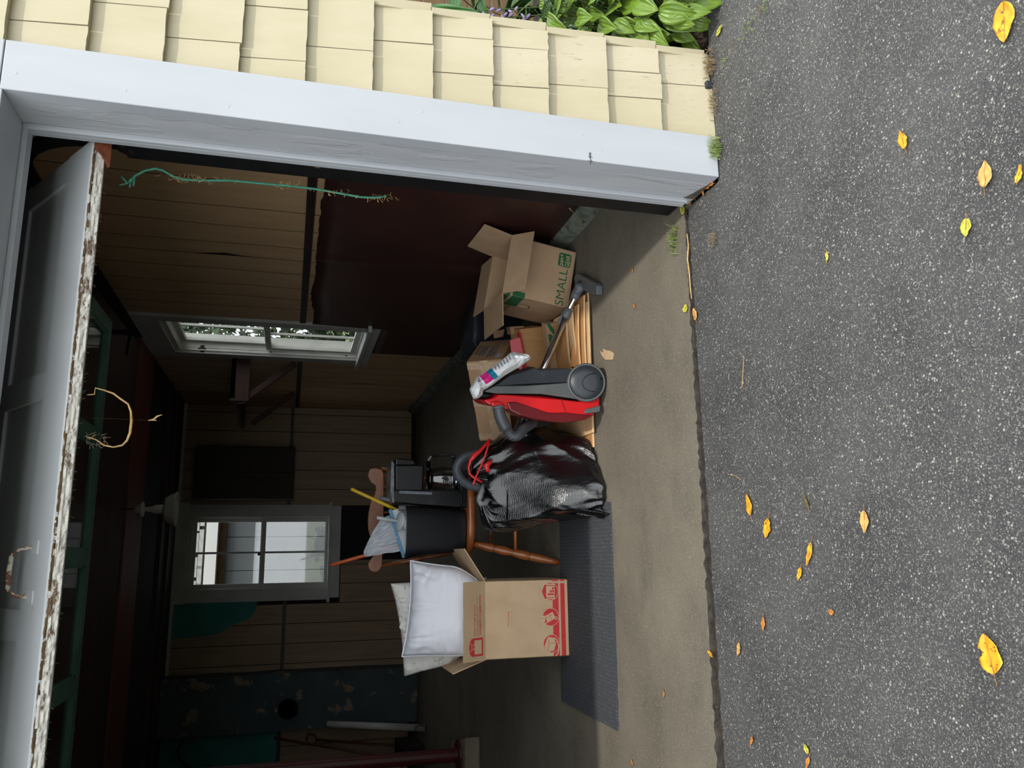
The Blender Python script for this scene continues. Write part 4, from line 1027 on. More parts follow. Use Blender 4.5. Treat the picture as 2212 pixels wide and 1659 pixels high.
m = MB(); m.tube([pa, pa+(pb-pa)*0.03, pa+(pb-pa)*0.32, pa+(pb-pa)*0.34, pb], [0.008, 0.0125, 0.0125, 0.010, 0.010], 14); m.build('handle', slate, t, smooth=True)
m = MB(); q0, q1 = atY(861, 1097, 4.56), atY(885, 1097, 4.56); m.tube([q0, q1], 0.016, 16)
tag(m.build('bottle_cap', slate), 'short dark grey cap at the corner of the bin rim', 'cap')
t = thing('orange_stick', 'orange stick poking out of the plastic bag', 'stick', atY(790, 1200, 4.66))
org = mat('orange_plastic', (196, 84, 34), (182, 74, 28), sc=6, rough=0.4)
pa, pb = atY(714, 1221, 4.68), atY(900, 1168, 4.62)
m = MB(); m.tube([pa, pa+(pb-pa)*0.015, pb], [0.006, 0.0095, 0.0105], 12); m.build('shaft', org, t, smooth=True)
m = MB(); q = pa+(pb-pa)*0.30; m.lathe([(0.0103, -0.002), (0.0115, 0), (0.0103, 0.002)], q, pb-pa, 12); m.build('ring', org, t)
# thin plastic bag hung over the sticks
film = film_mat('carrier_bag_film', (226, 231, 240), 0.84, 0.22)
rowA = [(822, 1121), (805, 1150), (790, 1180), (785, 1195), (788, 1203)]           # upper edge
rowB = [(862, 1104), (864, 1120), (866, 1145), (866, 1172), (862, 1191)]           # where it sinks into the bin
m = MB()
def bagf(u, v):
    k = u*4; i = min(3, int(k)); f = k-i
    A = V((rowA[i][0]+(rowA[i+1][0]-rowA[i][0])*f, rowA[i][1]+(rowA[i+1][1]-rowA[i][1])*f, 0)); B = V((rowB[i][0]+(rowB[i+1][0]-rowB[i][0])*f, rowB[i][1]+(rowB[i+1][1]-rowB[i][1])*f, 0))
    p = A+(B-A)*min(1, v*1.25)
    if v > 0.8: p = p+V((60*(v-0.8), 0, 0))
    dep = 4.625-0.030*math.sin(v*PI)*math.sin(u*PI)+0.024*noise.noise(V((u*7+v*2, v*2, 1)))+0.014*noise.noise(V((u*19-v*3, v*6, 2)))
    return atY(p.x+1.5*noise.noise(V((u*7, v*5, 3))), p.y+1.5*noise.noise(V((u*7, v*5, 8))), dep)
m.grid(bagf, 60, 44)
m.grid(lambda u, v: V(bagf(u, v))+V((0.0, 0.07*math.sin(v*PI)*math.sin(u*PI)+0.004, 0)), 30, 24)
tag(m.build('carrier_bag', film, smooth=True), 'thin white translucent plastic bag draped out of the bin', 'plastic bag')

# ---- coffee maker
blk = mat('dusty_black_plastic', (9, 10, 12), (12, 13, 16), sc=9, rough=0.36, spec=0.35, layers=[((34, 37, 42), 9, 0.62, 0.74, (1, 1, 1))])
gloss = mat('gloss_black', (10, 10, 12), None, rough=0.12)
t = thing('coffee_maker', 'dusty black drip coffee maker standing on the chair', 'coffee maker', (0.42, 4.62, 0.517))
CYF = 4.52
def cprism(name, px, y0, dep, mt, bev=0.006, parent=t):
    m = MB(); m.prism([V((q.x, y0, q.z)) for q in [atY(x, y, CYF) for x, y in px]], (0, dep, 0)); return m.build(name, mt, parent, bevel=bev, seg=3)
tower = cprism('tower', ((852, 1058), (1004, 1058), (1006, 1096), (900, 1089), (852, 1084)), CYF+0.01, 0.20, blk)
cprism('brew_head', ((853, 1004), (914, 1004), (916, 1010), (914, 1060), (853, 1060)), CYF-0.01, 0.22, blk, 0.010)
cprism('base_plate', ((990, 1018), (1008, 1016), (1009, 1096), (994, 1093)), CYF-0.02, 0.24, blk, 0.008)
cprism('lid', ((846, 994), (852, 1000), (852, 1086), (848, 1086), (843, 1060), (844, 1030)), CYF+0.0, 0.20, mat('grey_lid', (120, 122, 124), (70, 72, 74), sc=30, rough=0.35), 0.003)
cprism('filter_basket', ((856, 988), (896, 992), (900, 1004), (856, 1004)), CYF+0.03, 0.14, gloss, 0.006)
cprism('water_gauge', ((863, 1059), (934, 1063), (934, 1069), (862, 1066)), CYF+0.003, 0.01, mat('gauge_grey', (104, 110, 118), (92, 98, 106), sc=40, rough=0.5), 0.002)
m = MB(); m.tube([atY(991, 1046, CYF-0.03), atY(996, 1075, CYF-0.032), atY(998, 1103, CYF-0.03)], 0.006, 8); m.build('power_cord', blk, t, smooth=True)
cc = atY(990, 1035, 4.61); r = 0.066
g = thing('coffee_carafe', 'glass carafe with black handle sitting in the coffee maker', 'carafe', cc)
m = MB(); m.lathe([(0.050, 0.0), (0.062, 0.008), (0.070, 0.05), (0.069, 0.11), (0.060, 0.155), (0.054, 0.165)], cc, (0, 0, 1), 32, cap=False); m.lathe([(0.0, 0.001), (0.05, 0.001)], cc, (0, 0, 1), 32); m.build('glass_body', M['clear'], g, smooth=True)
m = MB(); m.lathe([(0.056, 0.160), (0.062, 0.162), (0.064, 0.180), (0.058, 0.186), (0.0, 0.188)], cc, (0, 0, 1), 32); m.build('carafe_lid', gloss, g, smooth=True)
m = MB(); m.lathe([(0.0705, 0.016), (0.073, 0.018), (0.073, 0.030), (0.0705, 0.032)], cc, (0, 0, 1), 32, cap=False); m.build('steel_band', mat('steel_band', (190, 190, 192), None, rough=0.2, metal=1), g, smooth=True)
m = MB(); hp = [cc+V(p) for p in ((0.064, 0, 0.176), (0.10, -0.01, 0.182), (0.128, -0.014, 0.165), (0.138, -0.014, 0.11), (0.140, -0.014, 0.05), (0.132, -0.014, 0.028), (0.10, -0.01, 0.026), (0.070, 0, 0.026))]
for p, q in zip(hp[:-1], hp[1:]): m.bar(p, q+(q-p).normalized()*0.004, 0.022, 0.014, up=(1, 0, 0.3))
m.build('carafe_handle', gloss, g, bevel=0.003)
m = MB()
for k in range(8): m.box(cc.x-0.035, cc.x-0.022 if k % 2 else cc.x-0.015, cc.y-0.0735, cc.y-0.0725, cc.z+0.05+0.011*k, cc.z+0.0515+0.011*k)
m.build('scale_marks', milk, g)
# ================================================================== VACUUM, BAG, BOXES
vred = mat('vacuum_red', (206, 24, 32), (196, 20, 28), sc=8, rough=0.22, coat=0.5, layers=[((235, 200, 198), 60, 0.76, 0.78, (1, 1, 1))])
vdark = mat('vacuum_dark_red_cover', (104, 14, 24), (88, 10, 20), sc=5, rough=0.14, coat=0.7)
vgrey = mat('vacuum_mid_grey', (86, 90, 90), (80, 84, 84), sc=12, rough=0.45)
vslate = mat('vacuum_slate', (42, 47, 54), (37, 42, 49), sc=9, rough=0.42, layers=[((176, 178, 178), 26, 0.76, 0.79, (1, 0.6, 1)), ((58, 63, 70), 12, 0.62, 0.72, (1, 1, 1))])
vhose = mat('vacuum_hose_grey', (74, 78, 84), (66, 70, 76), sc=14, rough=0.4)
chrome = mat('chrome_tube', (226, 226, 228), None, rough=0.2, metal=1)
z2 = lambda x, y: (950+x/4.74, 700+y/4.74)
VY = 3.66
vac = thing('canister_vacuum', 'red and grey canister vacuum cleaner standing on its end', 'vacuum cleaner', (0.82, 3.78, 0.0))
def loft(name, px, y0, dep, mt, parent, inset=0.02, shear=0.20, nl=7, front=0.55, back=0.5):
    """rounded shell: the traced side outline carried through its own depth and drawn in at both faces"""
    P = [atY(*z2(x, y), VY) for x, y in px]; n = len(P); cx = sum(p.x for p in P)/n; cz = sum(p.z for p in P)/n
    m = MB(); rings = []
    for k in range(nl):
        f = k/(nl-1); dy = dep*f
        e = math.sqrt(max(0, 1-(2*f-1)**2)); ins = inset*(1-e)
        r = []
        for p in P:
            dx, dz = cx-p.x, cz-p.z; l = math.hypot(dx, dz) or 1
            r.append((p.x+dx/l*ins+shear*dy, y0+dy, max(0.002, p.z+dz/l*ins)))
        rings.append(r)
    vs = [q for r in rings for q in r]
    fs = [(k*n+i, k*n+(i+1) % n, (k+1)*n+(i+1) % n, (k+1)*n+i) for k in range(nl-1) for i in range(n)]
    fs += [tuple(range(n-1, -1, -1)), tuple((nl-1)*n+i for i in range(n))]
    m.add(vs, fs); return m.build(name, mt, parent, smooth=False, bevel=0.004)
loft('lower_shell', ((700, 525), (870, 470), (965, 428), (1010, 448), (1345, 450), (1420, 470), (1420, 610), (1310, 606), (900, 625), (540, 642)), VY, 0.20, vslate, vac, 0.012)
loft('side_band', ((440, 700), (450, 682), (545, 638), (900, 622), (1310, 603), (1440, 600), (1480, 790), (1400, 775), (1050, 728), (560, 718)), VY-0.012, 0.24, vgrey, vac, 0.010)
hood = loft('hood', ((415, 775), (450, 768), (520, 750), (570, 714), (700, 716), (1050, 726), (1250, 760), (1450, 792), (1580, 780), (1665, 745), (1664, 830), (1640, 880), (1592, 938), (1500, 985), (1400, 1004), (1250, 1020), (1120, 1010), (1000, 988), (880, 962), (800, 938), (690, 878), (600, 850), (520, 838), (460, 815)), VY-0.004, 0.23, vred, vac, 0.018)
loft('dust_cover', ((672, 802), (760, 796), (900, 840), (1090, 898), (1200, 912), (1290, 906), (1440, 925), (1580, 935), (1500, 983), (1400, 1001), (1250, 1017), (1120, 1007), (1000, 985), (880, 959), (800, 935), (700, 880)), VY-0.009, 0.05, vdark, hood, 0.008)
loft('front_grille', ((395, 742), (445, 695), (560, 716), (520, 748), (460, 762)), VY+0.006, 0.18, gloss, vac, 0.006)
loft('pedal', ((1468, 905), (1490, 878), (1530, 866), (1638, 838), (1632, 905), (1600, 915), (1480, 926)), VY-0.02, 0.06, vgrey, vac, 0.004)
m = MB(); m.tube([atY(*z2(x, y), VY-0.007) for x, y in ((1245, 770), (1262, 830), (1290, 900))], 0.0012, 4); m.build('seam', vdark, hood)
loft('inlet_collar', ((515, 800), (600, 790), (690, 850), (700, 885), (640, 872), (520, 845)), VY-0.016, 0.05, vred, hood, 0.006)
wc = atY(*z2(1503, 597), VY-0.035)
WRAD = 0.097
wc.z = max(wc.z, WRAD+0.003)
wd = V((-0.13, -1, 0.22)).normalized()
m = MB(); m.lathe([(0.0, -0.06), (WRAD*0.8, -0.06), (WRAD, -0.045), (WRAD, -0.004), (WRAD*0.98, 0.003), (WRAD*0.93, 0.008), (WRAD*0.885, 0.008), (WRAD*0.87, 0.002)], wc, wd, 48, cap=False)
wh = m.build('wheel', vgrey, vac, smooth=True)
m = MB(); m.lathe([(WRAD*0.87, 0.002), (WRAD*0.85, 0.006), (WRAD*0.5, 0.010), (0.0, 0.012)], wc, wd, 48, cap=False)
m.build('wheel_cap', vslate, wh, smooth=True)
wa = wd.cross(V((0, 0, 1))).normalized(); wu = wa.cross(wd).normalized()
wp = lambda a, b, h: wc+wa*a+wu*b+wd*h
m = MB(); m.tube([wp(0.0+0.045*math.cos(q_), -0.038+0.060*math.sin(q_)+0.006*math.cos(q_), 0.0105) for q_ in [math.radians(k_) for k_ in range(-8, 190, 9)]], 0.0016, 5); m.build('wheel_emboss', gloss, wh)
m = MB(); m.bar(wp(-0.012, -0.070, 0.009), wp(-0.026, -0.068, 0.009), 0.002, 0.003); m.bar(wp(-0.014, -0.078, 0.008), wp(-0.024, -0.076, 0.008), 0.002, 0.003); m.build('wheel_slot', gloss, wh)
lettering('badge_lettering', 'RIO', 0.030, 0.007, lambda a, b: atY(*z2(575+0.8*a*1400, 780+a*900-b*900), VY-0.0068), vdark, hood, 0.01)
# elbow and ribbed hose
def ribbed(pts, r, pitch=0.0075, amp=0.0022, n=12):
    pts = [V(p) for p in pts]; dense = []
    for i in range(len(pts)-1):
        p0, p1, p2, p3 = pts[max(i-1, 0)], pts[i], pts[i+1], pts[min(i+2, len(pts)-1)]
        for k in range(20):
            s = k/20; dense.append(0.5*((2*p1)+(p2-p0)*s+(2*p0-5*p1+4*p2-p3)*s*s+(3*p1-p0-3*p2+p3)*s**3))
    dense.append(pts[-1])
    acc = [0]
    for a_, b_ in zip(dense[:-1], dense[1:]): acc.append(acc[-1]+(b_-a_).length)
    L = acc[-1]; N = int(L/pitch*4); P, Rr = [], []
    j = 0
    for i in range(N+1):
        s = L*i/N
        while j < len(acc)-2 and acc[j+1] < s: j += 1
        f = (s-acc[j])/max(1e-9, acc[j+1]-acc[j]); P.append(dense[j].lerp(dense[j+1], f)); Rr.append(r+(amp if i % 4 in (0, 1) else -amp))
    return P, Rr
m = MB(); m.tube([atY(*z2(x, y), 3.655) for x, y in ((600, 842), (604, 880), (612, 930), (640, 1000), (672, 1060), (690, 1085))], [0.027, 0.0285, 0.029, 0.029, 0.027, 0.0245], 16)
el = m.build('hose_elbow', vhose, vac, smooth=True)
m = MB(); m.tube([atY(*z2(x, y), 3.655) for x, y in ((598, 848), (601, 866))], 0.031, 16); m.build('elbow_ring', slate, el, smooth=True)
hp = [atY(*z2(690, 1085), 3.655), atY(*z2(735, 1142), 3.66), atY(*z2(800, 1140), 3.68), atY(*z2(860, 1075), 3.74), atY(*z2(950, 1010), 3.86), V((0.70, 3.95, 0.30)), V((0.70, 4.20, 0.26)), V((0.62, 4.32, 0.36))]
hp += [atY(1052, 985, 4.20), atY(1035, 982, 4.16), atY(1014, 984, 4.12), atY(996, 994, 4.08), atY(987, 1012, 4.05), atY(993, 1032, 4.03), atY(1010, 1046, 4.02), atY(1028, 1052, 4.01), atY(1044, 1056, 3.995)]
P_, R_ = ribbed(hp, 0.0232, 0.0082, 0.0022)
m = MB(); m.tube(P_, R_, 12); m.build('ribbed_hose', vhose, vac, smooth=True)
m = MB(); m.tube([atY(1044, 1046, 3.96), atY(1041, 1060, 3.94), atY(1037, 1072, 3.93), atY(1034, 1082, 3.93)], [0.008, 0.012, 0.015, 0.013], 12)
m.tube([atY(1034, 1080, 3.93), atY(1038, 1088, 3.93), atY(1048, 1088, 3.94), atY(1053, 1080, 3.945)], [0.013, 0.014, 0.015, 0.014], 12)
m.build('hose_grip', mat('hose_grip_grey', (120, 124, 128), None, rough=0.4), vac, smooth=True)

# wand and floor nozzle
z1 = lambda x, y: (950+x/4.74, 450+y/4.74)
n0 = atY(*z1(1470, 800), 3.83)
w_top = atY(1120, 925, 4.02)
wand = thing('vacuum_wand', 'chrome telescopic vacuum tube with grey floor nozzle lying behind the vacuum', 'vacuum wand', (n0.x, n0.y, 0.03))
ca, cb = atY(*z1(1375, 930), 3.85), atY(*z1(1290, 1100), 3.885)
ax = (w_top-ca).normalized()
m = MB(); m.tube([ca, cb], 0.017, 20, cap=False); m.build('inner_tube', chrome, wand, smooth=True)
m = MB(); m.tube([cb, w_top], 0.0205, 20); m.build('outer_tube', chrome, wand, smooth=True)
k0, k1 = atY(*z1(1330, 1030), 3.866), atY(*z1(1275, 1120), 3.885)
m = MB(); m.tube([k0, k0+(k1-k0)*0.1, k0+(k1-k0)*0.9, k1], [0.021, 0.026, 0.026, 0.023], 20); co_ = m.build('lock_collar', slate, wand, smooth=True)
m = MB(); q0, q1 = atY(*z1(1250, 1090), 3.86), atY(*z1(1215, 1190), 3.87); m.bar(q0, q1, 0.014, 0.010, up=(0, 1, 0)); m.build('lock_lever', slate, co_, bevel=0.003)
m = MB(); m.tube([atY(*z1(1372, 935), 3.85), atY(*z1(1395, 880), 3.845), atY(*z1(1425, 830), 3.84), V((0, 0, 0.012))+atZ(*z1(1465, 790), 0.036)], [0.021, 0.027, 0.027, 0.029], 18); m.build('nozzle_neck', slate, wand, smooth=True)
# nozzle head: low wide shoe standing on its side edge
hd = [z1(1400, 664), z1(1420, 668), z1(1590, 762), z1(1606, 790), z1(1604, 884), z1(1550, 886), z1(1470, 842), z1(1384, 772), z1(1370, 712)]
P = [atZ(x, y, 0.040) for x, y in hd]
m = MB(); m.prism(P, (0, 0, -0.036)); nz_ = m.build('nozzle_shoe', slate, wand, bevel=0.007, seg=3)
P = [atZ(x, y, 0.016) for x, y in (z1(1560, 750), z1(1606, 786), z1(1610, 886), z1(1560, 888))]
m = MB(); m.prism(P, (0, 0, -0.012)); m.build('bumper_strip', gloss, nz_, bevel=0.002)

# ---- black rubbish bag
def bag_mat():
    m = bpy.data.materials.new('black_bag_film'); m.use_nodes = True; nt = m.node_tree; b = nt.nodes['Principled BSDF']
    b.inputs['Base Color'].default_value = lin((13, 13, 15)); b.inputs['Roughness'].default_value = 0.26; b.inputs['Specular IOR Level'].default_value = 0.5
    b.inputs['Specular IOR Level'].default_value = 0.95; b.inputs['Roughness'].default_value = 0.24
    co = coords(nt); vo = nd(nt, 'ShaderNodeTexVoronoi'); vo.inputs['Scale'].default_value = 150; vo.inputs['Randomness'].default_value = 0.25; nt.links.new(co, vo.inputs[0])
    mk = ramp(nt, noise_f(nt, 3.5, co, 2), 0.44, 0.56)
    a_ = nd(nt, 'ShaderNodeMath', operation='MULTIPLY'); nt.links.new(vo.outputs['Distance'], a_.inputs[0]); nt.links.new(mk, a_.inputs[1])
    n1 = noise_f(nt, 55, coords(nt, (1, 1, 0.1), (0.2, 0.35, 0)), 3, 0.5, 0.4)
    s_ = nd(nt, 'ShaderNodeMath', operation='ADD'); nt.links.new(a_.outputs[0], s_.inputs[0]); nt.links.new(n1, s_.inputs[1])
    bn = nd(nt, 'ShaderNodeBump'); bn.inputs['Strength'].default_value = 0.5; bn.inputs['Distance'].default_value = 0.0032
    nt.links.new(s_.outputs[0], bn.inputs['Height']); nt.links.new(bn.outputs[0], b.inputs['Normal'])
    return m
bagm = bag_mat()
rb = thing('rubbish_bag', 'shiny black plastic rubbish bag with red drawstring', 'rubbish bag', (0.38, 3.95, 0))
# (z, x left, x right, y front, y back)
RINGS = [(0.002, 0.26, 0.56, 3.86, 4.14), (0.010, 0.195, 0.600, 3.72, 4.22), (0.05, 0.180, 0.650, 3.715, 4.26), (0.12, 0.165, 0.685, 3.745, 4.28), (0.22, 0.150, 0.690, 3.79, 4.28), (0.32, 0.130, 0.680, 3.845, 4.27), (0.40, 0.108, 0.645, 3.89, 4.26), (0.46, 0.098, 0.590, 3.925, 4.24), (0.505, 0.115, 0.560, 3.95, 4.20), (0.535, 0.18, 0.51, 3.97, 4.15), (0.552, 0.26, 0.44, 3.99, 4.09), (0.562, 0.31, 0.38, 4.0, 4.04)]
def ringat(v):
    k = v*(len(RINGS)-1); i = min(len(RINGS)-2, int(k)); f = k-i
    g = [RINGS[max(0, i-1)], RINGS[i], RINGS[i+1], RINGS[min(len(RINGS)-1, i+2)]]
    return [0.5*(2*g[1][j]+(g[2][j]-g[0][j])*f+(2*g[0][j]-5*g[1][j]+4*g[2][j]-g[3][j])*f*f+(3*g[1][j]-g[0][j]-3*g[2][j]+g[3][j])*f**3) for j in range(5)]
def ridge(x): return 1-abs(noise.noise(x))*2
def bagp(u, v):
    z, x0, x1, y0, y1 = ringat(v); a = u*2*PI
    ca, sa = math.cos(a), math.sin(a); e = 0.82
    cxx, cyy = (x0+x1)/2, (y0+y1)/2
    d = V((math.copysign(abs(ca)**e, ca), math.copysign(abs(sa)**e, sa), 0))
    p = V((cxx+d.x*(x1-x0)/2, cyy+d.y*(y1-y0)/2, z))
    p.y += (p.x-cxx)*0.62*max(0, 1-z/0.55)
    w = 0.022*noise.noise(V((ca*1.6, sa*1.6, z*3)))+0.016*(ridge(V((ca*1.5+3.1, sa*1.5, z*3.0)))-0.6)*min(1, v*6)-0.030*abs(noise.noise(V((ca*1.9-z*5.0, sa*1.9+z*4.0, 7.7))))*min(1, v*6)
    w += 0.006*math.sin(a*23+6*noise.noise(V((ca, sa, z*4))))*(math.exp(-((z-0.03)/0.06)**2)+math.exp(-((z-0.53)/0.05)**2))
    w += 0.003*ridge(V((ca*7, sa*7, z*1.2)))*min(1, v*5)
    if v <= 0.0: w = 0
    n_ = V((d.x, d.y, 0.25 if v > 0.6 else 0))
    p = p+n_*(w if v < 0.97 else w*0.2)
    p.z = max(p.z, 0.002)
    return p
m = MB(); m.grid(bagp, 220, 150, closed_u=True)
n0_ = len(m.v)
m.build('bag_body', bagm, rb, smooth=True)
m = MB()                                              # gathered seam tail at the lower left
c0 = V((0.19, 3.70, 0.03))
tailp = [V((0.215, 3.78, 0.19)), V((0.20, 3.74, 0.10)), V((0.185, 3.675, 0.035)), V((0.175, 3.645, 0.012))]
m.grid(lambda u, v: tailp[min(3, int(v*3.001))].lerp(tailp[min(3, int(v*3.001)+1)], v*3.001-int(v*3.001))+V((0.05*(u-0.4), 0.025*math.sin(u*9)*(0.5+v), 0.006*math.sin(u*23+v*4)+0.004)), 24, 14)
m.build('seam_tail', bagm, rb, smooth=True)
m = MB()                                              # gathered neck
m.grid(lambda u, v: V((0.40+0.11*(1-0.55*v)*math.cos(u*2*PI)*(1+0.22*math.sin(u*2*PI*11)), 4.02+0.09*(1-0.5*v)*math.sin(u*2*PI)*(1+0.22*math.sin(u*2*PI*11)), 0.535+0.055*v+0.006*math.sin(u*2*PI*7))), 90, 8, closed_u=True)
m.build('gathered_neck', bagm, rb, smooth=True)
rs = mat('red_drawstring', (206, 34, 38), (186, 26, 30), sc=20, rough=0.25)
def ribbon(name, pts, w, parent, mt):
    pts = [V(p) for p in pts]; m = MB(); vs = []
    for i, p in enumerate(pts):
        tt = (pts[min(i+1, len(pts)-1)]-pts[max(i-1, 0)]).normalized(); s = tt.cross(V((0.15, -1, 0.1))).normalized()*(w[i] if isinstance(w, list) else w)/2
        vs += [p-s, p+s]
    m.add(vs, [(2*i, 2*i+1, 2*i+3, 2*i+2) for i in range(len(pts)-1)]); return m.build(name, mt, parent, smooth=True, solid=0.0012)
ribbon('drawstring', [atY(*p, 3.93) for p in ((1058, 948), (1048, 962), (1036, 975), (1024, 984), (1016, 995), (1012, 1010), (1015, 1024), (1022, 1030), (1032, 1036), (1042, 1042))], [0.010, 0.014, 0.018, 0.024, 0.016, 0.010, 0.010, 0.014, 0.012, 0.010], rb, rs)
ribbon('drawstring', [atY(*p, 3.925) for p in ((1058, 948), (1053, 968), (1047, 988), (1038, 1008), (1029, 1028), (1022, 1046), (1030, 1044))], [0.010, 0.009, 0.010, 0.009, 0.009, 0.012, 0.006], rb, rs)
ribbon('drawstring', [atY(*p, 3.92) for p in ((1064, 992), (1058, 1000), (1050, 1006), (1054, 1016), (1058, 1020))], [0.004, 0.020, 0.034, 0.024, 0.008], rb, rs)

# ---- small open carton
SBC, SBR, SBD = V((1.528, 4.16, 0.225)), V((0.038, 0.158, -0.048)), (0.338, 0.379, 0.383)
F = frame(SBC, SBR) @ Matrix.Translation((0, 0, -SBD[2]/2))
sb = thing('open_carton', 'open cardboard carton printed SMALL in green, leaning by the wall', 'box', (1.53, 4.16, 0.0))
carton(sb, F, SBD[0], SBD[1], SBD[2], mat('carton_kraft', (190, 160, 128), (180, 150, 118), sc=8, rough=0.85, bump=0.08, bsc=150), flaps=(('front', 122, 0.16), ('back', 86, 0.20), ('right', 8, 0.165), ('left', 100, 0.18)))
fr = [o for o in sb.children if o.name.startswith('front_panel')][0]
W_, D_, H_ = SBD
sf = lambda lay: (lambda a, b: F @ V((-W_/2+a, -D_/2-0.0006-0.0003*lay, b)))
lettering('green_lettering', 'SMALL', 0.212, 0.050, lambda a, b: sf(0)(0.010+a, 0.034+b), greenink, fr, 0.0)
def rbox(a0, a1, b0, b1, r): return [(cx_+r*math.cos(math.radians(q)), cy_+r*math.sin(math.radians(q))) for cx_, cy_, q0 in ((a1-r, b0+r, -90), (a1-r, b1-r, 0), (a0+r, b1-r, 90), (a0+r, b0+r, 180)) for q in range(q0, q0+91, 30)]
poly('green_badge', rbox(0.234, 0.314, 0.024, 0.098, 0.012), greenink, 0, fr, sf(0))
lettering('badge_lettering', 'GEAR', 0.066, 0.026, lambda a, b: sf(1)(0.240+a, 0.030+b), tanprint, fr, 0.01)
lettering('badge_lettering', 'pen+', 0.066, 0.030, lambda a, b: sf(1)(0.240+a, 0.060+b), tanprint, fr, 0.01)
multi('green_corner_band', [rect(0.001, 0.03, H_-0.125, H_-0.055), rect(0.001, 0.03, H_-0.042, H_-0.004)], greenink, 0, fr, sf(0))
sd = [o for o in sb.children if o.name.startswith('side_panel')][0]
ss = lambda lay: (lambda a, b: F @ V((-W_/2-0.0006-0.0003*lay, D_/2-a, b)))
multi('green_side_band', [rect(0.20, D_-0.001, H_-0.125, H_-0.055), rect(0.20, D_-0.001, H_-0.042, H_-0.004)], greenink, 0, sd, ss(0))
multi('side_print', [disc(0.24, H_-0.16, 0.04, 20)], blackink, 0, sd, ss(0)); multi('side_print', [disc(0.24, H_-0.16, 0.034, 20)], tanprint, 0, sd, ss(1))
lettering('side_lettering', 'SMALL', 0.14, 0.04, lambda a, b: ss(0)(0.05+a, H_-0.10+b), blackink, sd, 0.0)
multi('hand_hole_cut', [line((0.13, 0.20), (0.20, 0.20), 0.002), line((0.13, 0.22), (0.20, 0.22), 0.002), line((0.13, 0.20), (0.12, 0.21), 0.002), line((0.20, 0.20), (0.21, 0.21), 0.002)], blackink, 0, sd, ss(0))

# ---- taped shipping box
TBC, TBR, TBD = V((0.966, 4.521, 0.333)), V((-0.476, -0.151, -0.553)), (0.497, 0.375, 0.204)
Ft = frame(TBC, TBR)
tb = thing('taped_box', 'brown shipping box crossed with shiny tape tilted behind the vacuum', 'box', (0.97, 4.52, 0.1))
m = MB(); m.add([Ft @ V((x*TBD[0]/2, y*TBD[1]/2, z*TBD[2]/2)) for z in (-1, 1) for y in (-1, 1) for x in (-1, 1)], [(0,2,3,1), (4,5,7,6), (0,1,5,4), (2,6,7,3), (0,4,6,2), (1,3,7,5)])
m.build('body', kraft_dark, tb, bevel=0.004)
w2, d2, h2 = TBD[0]/2, TBD[1]/2, TBD[2]/2
tf = lambda lay: (lambda a, b: Ft @ V((a, -d2-0.0008-0.0003*lay, b)))
tr = lambda lay: (lambda a, b: Ft @ V((w2+0.0008+0.0003*lay, a, b)))
def tapestrip(r, fn, amp=0.002):
    a0, a1, b0, b1 = r; m = MB(); base = fn(0); up_ = fn(10)
    m.grid(lambda u, v: base(a0+(a1-a0)*u, b0+(b1-b0)*v)+(up_(0, 0)-base(0, 0)).normalized()*amp*noise.noise(V((u*14, v*9, a0*30))), 40, 10); return m.build('tape_strip', tape, tb, smooth=True)
tapestrip((-w2, w2, -0.022, 0.026), tf); tapestrip((w2-0.05, w2-0.01, -h2, h2), tf); tapestrip((-w2+0.01, -w2+0.05, -h2, h2), tf); tapestrip((-0.03, 0.02, -h2, h2), tf)
labelm = mat('box_label', (150, 146, 140), (120, 116, 110), sc=60, rough=0.5, layers=[((30, 28, 28), 60, 0.54, 0.58, (8, 1, 1))])
multi('shipping_label', [rect(-d2+0.10, d2-0.10, 0.02, 0.062)], labelm, 0, tb, tr(0)); multi('shipping_label', [rect(-d2+0.06, d2-0.12, -0.045, 0.002)], labelm, 0, tb, tr(0)); multi('shipping_label', [rect(-d2+0.03, -d2+0.11, -0.085, -0.06)], M['white'], 0, tb, tr(0))
multi('barcode', [rect(-d2+0.13+0.012*k, -d2+0.134+0.012*k, 0.066, 0.09) for k in range(14)], blackink, 0, tb, tr(0))

# ---- plain brown box, folders, green banded sleeve, dark tub
bb = thing('brown_box', 'small plain brown box standing upright behind the chrome tube', 'box', atY(1180, 750, 4.3))
P = [atY(x, y, 4.27) for x, y in ((1123, 711), (1179, 705), (1192, 792), (1137, 800))]
m = MB(); m.prism(P, (0.05, 0.16, 0.02)); m.build('body', kraft_side, bb, bevel=0.003)
P = [atY(x, y, 4.36) for x, y in ((1101, 706), (1130, 704), (1140, 716), (1104, 722))]
m = MB(); m.prism(P, (0.02, 0.08, 0.0)); m.build('open_flap', kraft_dark, bb)
pink = mat('pink_card', (226, 112, 122), (218, 104, 114), sc=8, rough=0.6); redc = mat('red_card', (190, 26, 38), None, rough=0.5)
m = MB(); m.prism([atY(x, y, 4.24) for x, y in ((1102, 736), (1123, 729), (1131, 765), (1128, 800), (1108, 790))], (0.004, 0.004, 0.001))
tag(m.build('pink_folder', pink), 'pink card folder wedged beside the small brown box', 'folder')
m = MB(); m.prism([atY(x, y, 4.25) for x, y in ((1120, 719), (1124, 718), (1133, 764), (1138, 798), (1131, 798), (1126, 764))], (0.004, 0.02, 0.001))
tag(m.build('red_folder', redc), 'red card edge between pink folder and brown box', 'folder')
gs = thing('flattened_sleeve', 'folded carton with green band standing under the chrome tube', 'box', atY(1225, 760, 4.0))
P = [atY(x, y, 4.02) for x, y in ((1178, 700), (1200, 697), (1236, 729), (1234, 735), (1228, 800), (1190, 800), (1184, 740))]
m = MB(); m.prism(P, (0.02, 0.045, 0.01)); m.build('folded_board', kraft_dark, gs, bevel=0.003)
